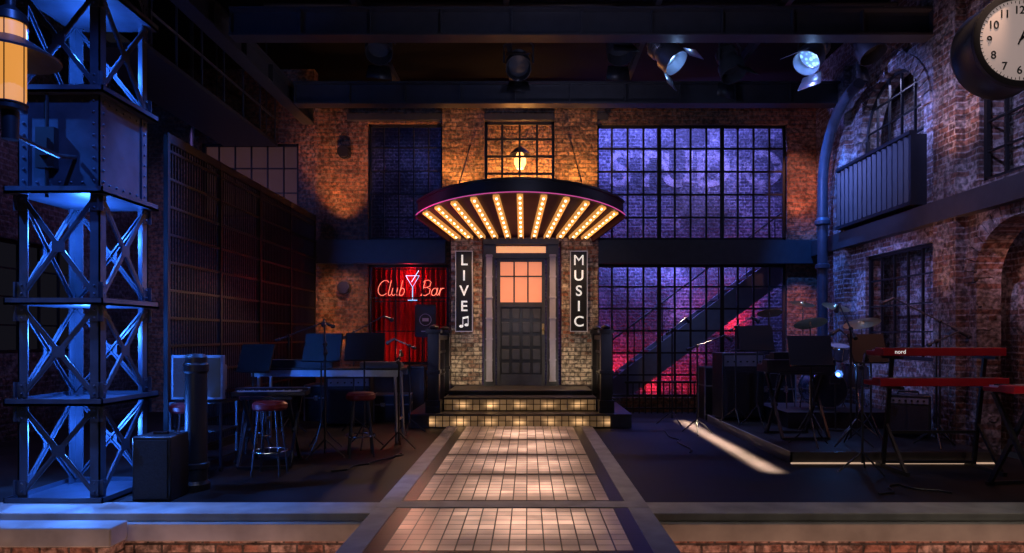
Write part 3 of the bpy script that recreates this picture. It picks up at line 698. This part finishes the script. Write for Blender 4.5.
# ------------------------------------------------------------------ stage lamps
def lamp(x, y, z, yaw, tilt, on, name='stage_light'):
    t = thing(name, ('lit ' if on else 'unlit ')+'black theatrical spotlight hanging from a ceiling pipe', 'stage light', (x, y, z), yaw, group='ceiling stage lights')
    R = Matrix.Rotation(tilt, 4, 'X')
    b = MB().lathe([(.001, .34), (.10, .34), (.13, .26), (.15, .1), (.16, 0), (.20, -.02), (.20, -.22), (.19, -.22), (.18, -.04), (.15, -.02), (.001, -.02)], seg=24, T=R)
    for k in range(4): b.lathe([(.12, .12+.035*k), (.17, .125+.035*k), (.17, .135+.035*k), (.12, .14+.035*k)], seg=20, T=R)
    b.build('lamp_body', M['alu'] if on else M['steel'], t)
    MB().lathe([(.001, -.06), (.16, -.05), (.16, -.045), (.001, -.045)], seg=24, T=R).build('lens', M['lens'] if on else M['lensoff'], t)
    for sg_ in (-1, 1):
        p = [R @ Vector(q) for q in ((-.15, sg_*.20, -.22), (.15, sg_*.20, -.22), (.19, sg_*.28, -.42), (-.19, sg_*.28, -.42))]
        mb = MB(); v = [mb.bm.verts.new(q) for q in p]; mb.face(v)
        o = mb.build('barn_door', M['alu'] if on else M['black'], t); s = o.modifiers.new('s', 'SOLIDIFY'); s.thickness = .006
    MB().tube([(-.23, 0, .02), (-.23, 0, .3), (-.1, 0, .42), (.1, 0, .42), (.23, 0, .3), (.23, 0, .02)], .014, 6).cyl((0, 0, .42), (0, 0, 6.32-z), .02, seg=8).build('yoke', M['steel'], t)
    return t
for x, y, ya, ti, on in ((2.05, 9.6, 1.0, -.75, True), (4.2, 9.6, -1.0, -.75, True), (1.35, 9.6, .1, -.4, False), (-.15, 10.3, 0, -.9, False), (5.0, 9.6, .6, -.5, False), (-2.2, 9.6, .2, -.6, False), (3.2, 10.3, .5, -.4, False)):
    lamp(x, y, 5.6 if on else 5.75, ya, ti, on)

# ------------------------------------------------------------------ band gear factories
def stool(loc, label='round bar stool with a red vinyl seat'):
    t = thing('bar_stool', label, 'stool', loc, random.uniform(0, 1), group='red bar stools')
    MB().lathe([(.001, .68), (.16, .68), (.175, .70), (.175, .74), (.15, .765), (.001, .77)], seg=24).build('seat', M['redseat'], t)
    for k in range(4):
        a = k*pi/2+pi/4; MB().cyl((.12*math.cos(a), .12*math.sin(a), .68), (.2*math.cos(a), .2*math.sin(a), 0), .012, seg=8).build('leg', M['steel'], t)
    MB().tube([(.175*math.cos(2*pi*i/24), .175*math.sin(2*pi*i/24), .25) for i in range(25)], .009, 6).build('foot_ring', M['chrome'], t)
    return t
def mstand(loc, rot, h=1.15):
    t = thing('music_stand', 'black metal music stand with a tilted solid desk', 'music stand', loc, rot, group='black music stands')
    MB().cyl((0, 0, .3), (0, 0, h), .012, seg=8).build('pole', M['black'], t)
    for k in range(3):
        a = k*2*pi/3+.5; MB().tube([(0, 0, .33), (.14*math.cos(a), .14*math.sin(a), .12), (.26*math.cos(a), .26*math.sin(a), .01)], .009, 6).build('leg', M['black'], t)
    MB().prism([(-.02, h-.02), (0, h-.03), (.12, h+.34), (.10, h+.34)], 'x', -.25, .25).prism([(-.07, h-.01), (0, h-.03), (.004, h-.02), (-.066, h+.0)], 'x', -.25, .25).build('desk', M['ink'], t)
    return t
def mic(loc, rot, h=1.3, boom=.7, rise=.25):
    t = thing('microphone_stand', 'black boom microphone stand with a microphone', 'microphone stand', loc, rot, group='boom microphone stands')
    MB().cyl((0, 0, .1), (0, 0, h), .012, seg=8).sphere((0, 0, h), .028, 8, 6).build('pole', M['black'], t)
    for k in range(3):
        a = k*2*pi/3; MB().cyl((0, 0, .22), (.25*math.cos(a), .25*math.sin(a), .012), .010, seg=6).build('leg', M['black'], t)
    MB().cyl((-boom*.35, 0, h-rise*.35), (boom, 0, h+rise), .010, seg=8).cyl((-boom*.38, 0, h-rise*.38), (-boom*.25, 0, h-rise*.25), .025, seg=8).build('boom', M['steel'], t)
    MB().cyl((boom, 0, h+rise), (boom+.11, 0, h+rise-.05), .018, .024, seg=10).sphere((boom+.13, 0, h+rise-.06), .033, 10, 8).build('microphone', M['steel'], t)
    return t
def keyboard(loc, rot, w, m, label, txt=None, h=.11, dep=.34):
    t = thing('keyboard', label, 'keyboard', loc, rot)
    mb = MB().prism([(-dep/2, 0), (dep/2, 0), (dep/2, h), (dep*.05, h), (-dep*.02, h*.6), (-dep/2, h*.6)], 'x', -w/2, w/2)
    mb.build('case', m, t, bevel=.006)
    mb = MB().box(-w/2+.06, w/2-.06, -dep/2+.012, -.01, h*.6, h*.6+.014)
    mb.build('white_keys', M['key'], t)
    mb = MB(); nk = int((w-.12)/.0235)
    for i in range(nk):
        if i % 7 in (0, 1, 3, 4, 5): x = -w/2+.06+(i+1)*.0235; mb.box(x-.006, x+.006, -.11, -.012, h*.6+.014, h*.6+.026)
    mb.build('black_keys', M['ink'], t)
    MB().box(-w*.4, w*.4, dep*.12, dep*.42, h, h+.004).build('control_panel', M['greyplastic'], t)
    if txt:
        text(txt, .06, 'lettering', M['white'], t, (w*.36, dep/2+.002, h*.5), (pi/2, 0, pi), depth=.001, off=.0005)
    return t
def xstand(loc, rot, w, h, label='black folding X keyboard stand'):
    t = thing('keyboard_stand', label, 'keyboard stand', loc, rot, group='folding keyboard stands')
    for sx in (-1, 1):
        x = sx*w/2
        MB().bar((x, -.28, .02), (x, .2, h-.02), .03, .04).bar((x-.035*sx, .28, .02), (x-.035*sx, -.2, h-.02), .03, .04).cyl((x-.05*sx, 0, h/2), (x+.02*sx, 0, h/2), .03, seg=10).build('cross_legs', M['black'], t)
    for y, z, q in ((-.2, h-.015, 'top_bar'), (.2, h-.015, 'top_bar'), (-.28, .02, 'foot_bar'), (.28, .02, 'foot_bar')):
        MB().bar((-w/2, y, z), (w/2, y, z), .03, .03).build(q, M['black'], t)
    return t
def amp(loc, rot, w, d, h, label):
    t = thing('amplifier', label, 'amplifier', loc, rot)
    MB().box(-w/2, w/2, -d/2, d/2, .03, h).build('cabinet', M['black'], t, bevel=.012)
    MB().box(-w/2+.03, w/2-.03, -d/2-.012, -d/2+.005, .06, h*.74).build('speaker_grille', M['grille'], t)
    MB().box(-w/2+.03, w/2-.03, -d/2-.01, -d/2+.005, h*.80, h-.04).build('control_panel', M['greyplastic'], t)
    for i in range(6): x = -w/2+.08+i*(w-.16)/5; MB().cyl((x, -d/2-.01, h*.87), (x, -d/2-.03, h*.87), .014, seg=8).build('knob', M['ink'], t)
    for sx in (-1, 1):
        for sy in (-1, 1): MB().cyl((sx*(w/2-.05), sy*(d/2-.05), 0), (sx*(w/2-.05), sy*(d/2-.05), .03), .02, seg=8).build('foot', M['black'], t)
    MB().tube([(-.12, 0, h), (-.11, 0, h+.035), (.11, 0, h+.035), (.12, 0, h)], .012, 6).build('handle', M['black'], t)
    return t
def case(loc, rot, w, d, h):
    t = thing('flight_case', 'black road case with aluminium edges', 'road case', loc, rot, group='black road cases')
    MB().box(-w/2, w/2, -d/2, d/2, 0, h).build('body', M['black'], t)
    e = .012; mb = MB()
    for sx in (-1, 1):
        for sy in (-1, 1): mb.box(sx*w/2-e, sx*w/2+e, sy*d/2-e, sy*d/2+e, 0, h+e)
    for z in (h*.65, h):
        for sy in (-1, 1): mb.box(-w/2, w/2, sy*d/2-e, sy*d/2+e, z-e, z+e)
        for sx in (-1, 1): mb.box(sx*w/2-e, sx*w/2+e, -d/2, d/2, z-e, z+e)
    mb.build('edge_trim', M['greyplastic'], t)
    for sx in (-1, 1): MB().box(sx*w*.25-.04, sx*w*.25+.04, -d/2-.02, -d/2, h*.58, h*.72).build('latch', M['chrome'], t)
    return t

# ---- left band area
tb = thing('equipment_table', 'long trestle table with a brushed aluminium frame', 'table', (-2.72, 9.0, 0))
MB().box(-1.0, 1.0, -.25, .25, .98, 1.01).build('table_top', M['black'], tb, bevel=.004)
for y in (-.255, .255): MB().box(-1.0, 1.0, y-.015, y+.015, .90, .985).build('frame_rail', M['alu'], tb)
for sx in (-1, 1):
    for sy in (-1, 1): MB().cyl((sx*.92, sy*.2, .94), (sx*.95, sy*.24, 0), .022, seg=10).build('leg', M['alu'], tb)
for sx in (-1, 1): MB().bar((sx*.94, -.2, .3), (sx*.94, .2, .3), .025, .025).build('cross_bar', M['alu'], tb)
keyboard((-3.15, 9.0, 1.012), pi, 1.0, M['blackgloss'], 'black stage keyboard resting on the table')
keyboard((-2.02, 9.0, 1.012), pi+.05, .56, M['greyplastic'], 'small silver synthesizer resting on the table', h=.08, dep=.26)
stool((-2.02, 7.85, 0)); stool((-3.3, 7.85, 0)); stool((-3.45, 6.6, 0)); stool((-2.7, 6.8, 0))
mstand((-2.66, 8.36, 0), -.12, 1.14); mstand((-2.12, 8.42, 0), .1, 1.15); mstand((-3.55, 8.4, 0), -.3, 1.0)
mic((-2.42, 7.75, 0), 1.9, 1.35, .4, .3); mic((-3.55, 9.65, 0), .2, 1.45, .5, .2); mic((-1.75, 9.6, 0), 2.6, 1.3, .3, .1); mic((-2.6, 9.7, 0), .5, 1.5, .45, .25); mic((-1.66, 8.35, 0), 1.7, 1.15, .35, .1)
keyboard((-2.9, 7.35, .78), .1, .8, M['blackgloss'], 'small black keyboard on a folding stand', h=.08, dep=.26) ; xstand((-2.9, 7.35, 0), .1, .55, .78)
amp((-2.9, 10.6, 0), .1, .7, .35, .8, 'black amplifier cabinet behind the table'); case((-3.4, 11.3, 0), 0, .8, .5, .6)
case((-2.3, 11.1, 0), .1, .6, .4, .45)
mc = thing('equipment_cart', 'black wheeled cart with two shelves', 'cart', (-3.56, 7.15, 0))
for z in (.14, .42, .72): MB().box(-.28, .28, -.2, .2, z, z+.02).build('shelf', M['black'], mc)
for sx in (-1, 1):
    for sy in (-1, 1):
        MB().box(sx*.27-.012, sx*.27+.012, sy*.19-.012, sy*.19+.012, .06, .74).build('upright', M['steel'], mc)
        MB().cyl((sx*.27-.012, sy*.19, .03), (sx*.27+.012, sy*.19, .03), .03, seg=12).build('caster', M['black'], mc)
mo = thing('monitor', 'boxy grey studio monitor with a dark screen', 'monitor', (-3.56, 7.15, .742))
MB().box(-.28, .28, -.16, -.10, .02, .50).prism([(-.10, .06), (.12, .12), (.12, .38), (-.10, .46)], 'x', -.2, .2).build('housing', M['greyplastic'], mo, bevel=.01)
MB().box(-.252, .252, -.166, -.158, .05, .472).build('screen', M['screen'], mo)
MB().box(-.18, .18, -.1, .12, 0, .04).build('foot', M['black'], mo)
sp = thing('loudspeaker', 'black loudspeaker cabinet standing at the stage edge', 'speaker', (-3.30, 5.85, 0))
MB().box(-.17, .17, -.16, .16, 0, .57).build('cabinet', M['black'], sp, bevel=.015)
MB().box(-.145, .145, -.172, -.155, .03, .54).build('grille', M['grille'], sp)
MB().box(-.06, .06, -.02, .02, .565, .59).build('handle', M['black'], sp)
bl = thing('bollard', 'plain black cast-iron bollard with a flat ringed cap', 'bollard', (-3.14, 6.15, 0))
MB().lathe([(.001, 0), (.125, 0), (.125, .06), (.10, .09), (.095, 1.10), (.11, 1.12), (.11, 1.18), (.095, 1.2), (.095, 1.25), (.07, 1.28), (.001, 1.285)], seg=28).build('post', M['black'], bl)
MB().lathe([(.098, .2), (.115, .21), (.115, .25), (.098, .26), (.098, .2)], seg=28).build('ring', M['black'], bl)

# ---- right band area
rs = thing('drum_riser', 'low black carpeted riser with a pale edge strip', 'platform', (4.15, 9.1, 0))
MB().box(-1.15, 1.15, -1.7, 1.7, 0, .13).build('deck', M['floor'], rs)
MB().box(-1.17, 1.17, -1.72, -1.70, .0, .13).box(-1.17, -1.15, -1.72, 1.7, .0, .13).build('skirt', M['stepstone'], rs)
MB().box(-1.17, -1.15, -1.68, 1.7, .13, .132).build('edge_trim', M['plank'], rs)
MB().box(-1.17, 1.17, -1.745, -1.722, .0, .014).build('edge_strip', M['strip'], rs, label='thin strip along the riser foot, its warm light painted as emission')
RK = .132; RD = .362
ds = thing('drum_platform', 'small black platform carrying the drum kit', 'platform', (4.48, 9.85, RK))
MB().box(-.78, .72, -.6, .7, 0, .22).build('deck', M['floor'], ds); MB().box(-.79, .73, -.61, .71, .22, .228).build('edge_trim', M['steel'], ds)
amp((3.34, 10.35, RK), .1, .68, .42, 1.05, 'tall black speaker cabinet amplifier')
case((3.4, 11.4, 0), 0, .7, .4, .9); case((4.3, 11.5, 0), 0, .7, .4, .8)
amp((5.0, 8.55, RK), -.5, .5, .3, .55, 'small black combo amplifier on the riser')
def drum(name, loc, r, h, T, label, head='drumhead', lugs=8):
    t = thing(name, label, 'drum', loc)
    MB().lathe([(r*.985, 0), (r, 0), (r, h), (r*.985, h)], seg=32, T=T).build('shell', M['drumshell'], t)
    for z in (0, h-.003): MB().lathe([(.001, z), (r*.99, z), (r*.99, z+.003), (.001, z+.003)], seg=32, T=T).build('drumhead', M[head], t)
    for z in (-.01, h-.02): MB().lathe([(r-.005, z), (r+.015, z), (r+.015, z+.03), (r-.005, z+.03), (r-.005, z)], seg=32, T=T).build('hoop', M['chrome'], t)
    mb = MB()
    for k in range(lugs):
        a = 2*pi*k/lugs; mb.cyl(T @ Vector(((r+.012)*math.cos(a), (r+.012)*math.sin(a), 0)), T @ Vector(((r+.012)*math.cos(a), (r+.012)*math.sin(a), h)), .006, seg=6)
    mb.build('tension_rods', M['chrome'], t)
    return t
I4 = Matrix.Identity(4)
bd = drum('bass_drum', (4.42, 9.75, RD+.30), .27, .38, Matrix.Rotation(pi/2, 4, 'X') @ Matrix.Translation((0, 0, -.2)), 'large bass drum lying on its side on the platform', 'drumblack')
for sx in (-1, 1): MB().cyl((sx*.26, .1, 0), (sx*.34, -.0, -.29), .01, seg=6).build('spur', M['chrome'], bd)
def legs3(t, r, z):
    for k in range(3):
        a = k*2*pi/3+.3; MB().cyl((r*.5*math.cos(a), r*.5*math.sin(a), 0), (r*1.1*math.cos(a), r*1.1*math.sin(a), -z), .01, seg=6).build('leg', M['chrome'], t)
for loc, r, h in (((4.20, 9.75, RD+.74), .135, .19), ((4.64, 9.75, RD+.74), .145, .20)):
    tt = drum('tom_drum', loc, r, h, Matrix.Rotation(.25, 4, 'X'), 'small mounted tom drum with chrome hoops')
    MB().cyl((0, .02, .0), ((4.42-loc[0])*.75, -.0, -.14), .012, seg=8).build('mount', M['chrome'], tt)
fd = drum('floor_tom', (4.97, 9.85, RD+.3), .18, .36, I4, 'floor tom drum on three chrome legs'); legs3(fd, .18, .3)
sd = drum('snare_drum', (3.91, 9.9, RD+.6), .15, .14, I4, 'snare drum on a chrome stand'); legs3(sd, .17, .6)
def cym(loc, h, r, tilt):
    t = thing('cymbal_stand', 'brass cymbal on a chrome tripod stand', 'cymbal', loc, random.uniform(0, 6), group='cymbals around the drum kit')
    MB().cyl((0, 0, .2), (0, 0, h+.03), .010, seg=8).build('pole', M['chrome'], t)
    for k in range(3): a = k*2*pi/3; MB().cyl((0, 0, .3), (.18*math.cos(a), .18*math.sin(a), .01), .008, seg=6).build('leg', M['chrome'], t)
    MB().lathe([(.001, .03), (.03, .028), (.05, .008), (r, -.012), (r, -.015), (.05, .003), (.001, .003)], seg=32, T=Matrix.Translation((0, 0, h)) @ Matrix.Rotation(tilt, 4, 'X')).build('cymbal', M['brass'], t)
cym((3.90, 8.98, RK), 1.5, .22, .35); cym((4.62, 9.0, RK), 1.5, .24, -.35); cym((5.1, 10.76, RK), 1.8, .22, .4); cym((4.0, 10.76, RK), 1.7, .2, .3); cym((4.55, 10.76, RK), 1.85, .2, .3)
xstand((3.5, 8.5, RK), .05, .6, .85); keyboard((3.5, 8.5, RK+.85), .05+pi, .9, M['blackgloss'], 'black stage piano on a folding stand', h=.16)
keyboard((3.5, 8.5, RK+1.016), .05+pi, .7, M['blackgloss'], 'small black synthesizer stacked on the stage piano', h=.09, dep=.28)
mstand((3.3, 9.35, RK), .05, 1.12); mstand((3.4, 7.8, RK), -.1, .98); mstand((4.3, 8.15, RK), .2, 1.0)
mic((3.15, 9.85, RK), .4, 1.45, .3, .15); mic((4.85, 7.72, RK), .15, 1.25, .3, .12); mic((4.35, 8.6, RK), 3.5, 1.2, .3, .2); mic((5.1, 8.05, RK), 2.6, 1.5, .5, .3); mic((3.85, 7.75, RK), 1.4, 1.4, .45, .3); mic((2.5, 9.6, 0), .3, 1.3, .45, .15); mic((2.35, 10.6, 0), .9, 1.55, .5, .2); mic((3.55, 6.9, 0), 1.0, 1.15, .25, .1)
ts = thing('keyboard_stand', 'black two-tier keyboard stand', 'keyboard stand', (4.42, 7.0, 0))
for sx in (-1, 1):
    x = sx*.5
    MB().bar((x, .18, .02), (x, .0, 1.22), .04, .03).bar((x, -.3, .02), (x, .3, .02), .04, .04).bar((x, -.2, .9), (x, .2, .9), .035, .03).bar((x, -.18, 1.22), (x, .18, 1.22), .035, .03).bar((x, -.25, .03), (x, .12, .5), .03, .03).build('side_frame', M['black'], ts)
for y, z in ((.12, .4), (.18, .06)): MB().bar((-.5, y, z), (.5, y, z), .03, .03).build('cross_bar', M['black'], ts)
keyboard((4.38, 7.0, 1.24), pi, 1.30, M['redplastic'], 'red stage keyboard on the upper tier', 'nord', h=.085)
keyboard((4.38, 7.0, .92), pi, 1.36, M['redplastic'], 'red stage piano on the lower tier', h=.085)
xstand((4.85, 6.1, 0), .15, .7, .93); keyboard((4.85, 6.1, .93), .15+pi, 1.0, M['redplastic'], 'red keyboard on a folding stand', h=.07)
led = thing('par_light', 'small spotlight glowing blue on a thin stand', 'stage light', (4.28, 9.05, RK))
TL = Matrix.Translation((0, 0, .75)) @ Matrix.Rotation(1.2, 4, 'X')
MB().lathe([(.001, 0), (.05, 0), (.06, .12), (.045, .12), (.001, .05)], seg=20, T=TL).build('can', M['black'], led)
MB().lathe([(.001, .085), (.042, .085), (.042, .09), (.001, .09)], seg=20, T=TL).build('lens', M['ledblue'], led)
MB().tube([(-.07, 0, .75), (-.07, 0, .65), (.07, 0, .65), (.07, 0, .75)], .01, 6).cyl((0, 0, 0), (0, 0, .65), .012, seg=8).cyl((0, 0, 0), (0, 0, .02), .1, seg=16).build('stand', M['black'], led)
def cable(pts, lab='black cable lying on the stage floor'):
    P = []
    for k in range(len(pts)-1):
        for s in range(6):
            a, b = Vector(pts[k]), Vector(pts[k+1]); P.append(a.lerp(b, s/6)+Vector((.05*math.sin(k*3+s), .03*math.cos(k+s*1.3), 0)))
    MB().tube(P, .009, 6).build('cable', M['black'], label=lab, category='cable')
cable([(3.2, 5.9, .01), (3.6, 6.3, .01), (3.9, 5.9, .01)]); cable([(-2.1, 6.9, .01), (-1.8, 7.3, .01), (-1.6, 7.8, .01), (-1.5, 8.0, .01)]); cable([(2.0, 8.0, .01), (2.1, 9.0, .01), (2.0, 10.0, .01)])

# ------------------------------------------------------------------ lights
K = 1.6
def aim(o, tgt):
    o.rotation_euler = (Vector(tgt)-o.location).to_track_quat('-Z', 'Y').to_euler()
def spot(loc, tgt, pw, col, deg=45, blend=.5, r=.05):
    l = bpy.data.lights.new('spot', 'SPOT'); l.energy = pw*K; l.color = col; l.spot_size = math.radians(deg); l.spot_blend = blend; l.shadow_soft_size = r
    o = bpy.data.objects.new('spot', l); COL.objects.link(o); o.location = loc; aim(o, tgt)
def area(loc, tgt, pw, col, sx, sy, spread=180):
    l = bpy.data.lights.new('area', 'AREA'); l.energy = pw*K; l.color = col; l.shape = 'RECTANGLE'; l.size = sx; l.size_y = sy; l.spread = math.radians(spread)
    o = bpy.data.objects.new('area', l); COL.objects.link(o); o.location = loc; aim(o, tgt)
def point(loc, pw, col, r=.1):
    l = bpy.data.lights.new('point', 'POINT'); l.energy = pw*K; l.color = col; l.shadow_soft_size = r
    o = bpy.data.objects.new('point', l); COL.objects.link(o); o.location = loc
BLUE = (.08, .18, 1); CYB = (.04, .20, 1); WARM = (1, .55, .25); AMB = (1, .42, .10); RED = (1, .02, .03); VIO = (.35, .2, 1)
# tower
spot((-2.3, 8.6, 6.0), (-4.0, 6.0, 1.6), 1700, CYB, 32, .7)
spot((-6.4, 4.6, 6.0), (-4.2, 5.9, 1.8), 1600, CYB, 34, .7)
for z in (.35, 1.25, 2.2): point((-4.07, 6.0, z+.2), 48, CYB, .04)
point((-4.07, 6.0, 4.1), 32, CYB, .04)
spot((-1.8, 3.0, 5.6), (-4.0, 5.9, 2.2), 420, (.06, .18, 1), 40)
# right wall
spot((2.2, 8.6, 5.2), (5.45, 10.0, 4.3), 640, (.22, .28, 1), 54, .8)
spot((2.6, 5.2, 5.4), (5.45, 7.4, 4.0), 360, (.5, .45, 1), 48, .8)
spot((4.1, 10.4, 6.0), (5.1, 11.2, 3.5), 700, CYB, 44, .7)
spot((3.2, 6.8, 2.9), (5.45, 8.6, 2.0), 46, (1, .38, .34), 70, 1)
spot((4.9, 8.3, 1.5), (5.4, 8.35, 3.5), 36, (1, .4, .22), 60, 1)
spot((4.9, 7.9, 3.4), (5.45, 8.3, 5.0), 30, (1, .48, .35), 80, 1)
spot((5.15, 6.2, 3.3), (5.4, 6.2, 5.0), 16, (1, .45, .35), 90, 1)
spot((3.3, 9.9, 2.6), (5.45, 9.8, 1.8), 80, (.28, .28, 1), 70, 1)
area((5.8, 7.2, 2.65), (5.95, 7.2, 0), 5, (1, .35, .2), .25, 1.2)
area((5.8, 9.8, 5.3), (6.0, 9.8, 3), 14, (.5, .5, 1), .25, 1.2)
# rear wall through windows
area((3.2, 13.4, 6.7), (3.4, 14.5, 4.4), 250, (.17, .19, 1), 4.2, .3)
area((3.4, 14.0, 3.2), (3.4, 14.5, 1.6), 60, (.15, .19, 1), 3.6, .15)
spot((4.0, 12.7, 4.2), (3.9, 14.5, 5.1), 20, (.9, .7, .9), 90, 1)
spot((1.75, 14.05, .25), (1.9, 14.5, 1.1), 110, RED, 130, 1); spot((2.7, 14.05, .15), (2.8, 14.5, .7), 50, RED, 130, 1)
spot((3.6, 14.05, .15), (3.6, 14.5, .6), 26, RED, 130, 1)
spot((4.7, 14.05, 1.5), (4.4, 14.5, 2.2), 100, RED, 130, 1)
spot((2.2, 12.7, 3.1), (3.3, 13.3, 1.4), 60, (.3, .4, 1), 90, 1)
area((-2.3, 13.0, 5.8), (-2.3, 14.5, 4.3), 5, BLUE, 1.5, .3)
# club bar
point((-2.3, 12.7, 2.6), 7, RED, .05); point((-2.5, 12.6, 1.15), 2.5, (1, .08, .04), .05)
spot((-2.3, 11.6, 2.7), (-2.3, 12.1, 1.0), 5, (1, .2, .08), 80)
# amber facade uplights above the canopy
for x in (-1.25, .95): spot((x, 11.62, 4.15), (x, 12.18, 5.1), 65, AMB, 120, .8)
for x in (-.75, .45): spot((x, 12.6, 4.25), (XC, 13.6, 5.1), 150, AMB, 120, .8)
point((-.16, 13.1, 4.7), 26, AMB, .05)
spot((-3.4, 11.85, 3.35), (-3.5, 12.3, 4.8), 60, (1, .34, .07), 80, .9); spot((-3.3, 11.0, 3.4), (-3.5, 12.3, 4.9), 70, (1, .38, .14), 58, .8)
spot((-3.5, 11.9, .9), (-3.5, 12.3, 2.2), 26, (1, .36, .10), 80, .9); spot((-3.2, 11.2, 3.0), (-3.5, 12.3, 2.0), 40, (1, .42, .24), 58, .8)
spot((5.0, 11.0, 5.4), (5.15, 12.3, 4.3), 90, (1, .36, .28), 44, .8); spot((4.9, 11.4, 2.7), (5.15, 12.3, 1.8), 34, (1, .34, .28), 60, .8)
spot((5.1, 11.8, 3.4), (5.15, 12.3, 4.6), 26, (1, .30, .18), 80, .9)
# under canopy / porch
for x in (-1.0, -.12, .78): spot((x, 11.3, 3.27), (x, 11.55, 0), 34, WARM, 120, .9, .04)
for x in (-1.1, .82): spot((x, 11.2, .75), (x, 12.0, .95), 7, (1, .8, .62), 120, 1, .03)
spot((XC, 9.2, 2.2), (XC, 12.1, 1.3), 16, (.8, .8, 1), 30, .9)
spot((-2.9, 10.6, 2.5), (-1.6, 11.2, 3.55), 110, (1, .05, .32), 44, .9, .03)
spot((2.7, 10.6, 2.5), (1.3, 11.2, 3.5), 16, (1, .1, .35), 50, .9, .03)
spot((XC-2.2, 8.6, 1.9), (XC-1.4, 11.0, .9), 50, (.5, .5, 1), 30, .9); spot((XC+2.2, 8.6, 1.9), (XC+1.4, 11.0, .9), 50, (.5, .5, 1), 30, .9)
# walkway
spot((XC, 10.3, 3.5), (XC, 7.6, 0), 120, (1, .62, .44), 56, .9)
spot((XC, 6.6, 6.8), (XC, 6.3, 0), 120, (1, .68, .54), 32, .8)
area((2.62, 9.0, 5.2), (2.62, 9.0001, 0), 52, (1, .72, .52), .12, 4.2, 3)
spot((3.9, 5.2, 5.0), (4.0, 7.4, .1), 40, (1, .6, .4), 22)
# stage lip
for x in (-4.6, -2.4, 2.4, 4.6): spot((x, 3.9, 3.9), (x, 5.4, -.05), 34, (1, .86, .74), 64, .9)
spot((-3.5, 2.8, 1.4), (-3.6, 5.3, -.15), 8, (1, .86, .74), 100); spot((3.6, 2.8, 1.4), (3.7, 5.3, -.15), 8, (1, .84, .72), 100)
area((0, 4.6, -.95), (0, 5.35, -.35), 30, (1, .5, .36), 11, .08)
# band areas
spot((-1.0, 6.2, 5.4), (-2.8, 8.6, .6), 34, (.62, .45, 1), 46); spot((2.8, 6.0, 5.4), (4.3, 9.2, .8), 100, (.28, .32, 1), 46)
spot((4.6, 4.4, 4.0), (4.6, 6.9, 1.0), 30, (1, .5, .5), 34)
spot((3.0, 10.8, 4.8), (4.5, 9.6, .8), 110, (.3, .45, 1), 50)
spot((-1.9, 11.2, 2.7), (-2.7, 9.0, .9), 50, (1, .55, .35), 70)
point((4.28, 8.92, .95), 3, (.1, .3, 1), .03)
# behind the grille screen
area((-5.6, 10.5, 4.9), (-5.6, 11.5, 0), 10, (.4, .25, .9), .6, 1.5)
spot((-6.2, 6.6, 5.5), (-7.2, 8.2, 2.4), 110, (.4, .32, 1), 90)
spot((-5.0, 9.5, 1.0), (-5.2, 12.3, 2.5), 9, (.5, .3, .8), 80)
# ceiling steel
spot((3.0, 4.0, 4.5), (4.2, 5.5, 3.93), 14, (1, .75, .7), 26)
spot((0.4, 5.2, 3.6), (.6, 9.2, 5.9), 120, (.42, .44, .8), 110, 1)
spot((0.8, 9.9, 4.4), (.8, 11.2, 5.6), 26, (.45, .45, .75), 130, 1)
spot((-2.6, 10.0, 4.2), (-4.1, 10.0, 5.6), 20, (.6, .5, .7), 110, 1)
for x, dx in ((2.05, -.14), (4.2, .14)): point((x-dx*.7, 9.4, 5.42), 2.4, (.3, .52, 1), .03)
w = bpy.data.worlds.new('world'); C.world = w; w.use_nodes = True
w.node_tree.nodes['Background'].inputs[0].default_value = (.3, .28, .45, 1); w.node_tree.nodes['Background'].inputs[1].default_value = .017
# ------------------------------------------------------------------ camera
cam = bpy.data.cameras.new('camera'); co = bpy.data.objects.new('camera', cam); COL.objects.link(co)
co.location = (0, 0, 1.46); co.rotation_euler = (pi/2, 0, 0)
cam.sensor_width = 36; cam.lens = 650/1024*36; cam.shift_x = -16/1024; cam.shift_y = 58.5/1024
C.camera = co
C.view_settings.view_transform = 'Standard'
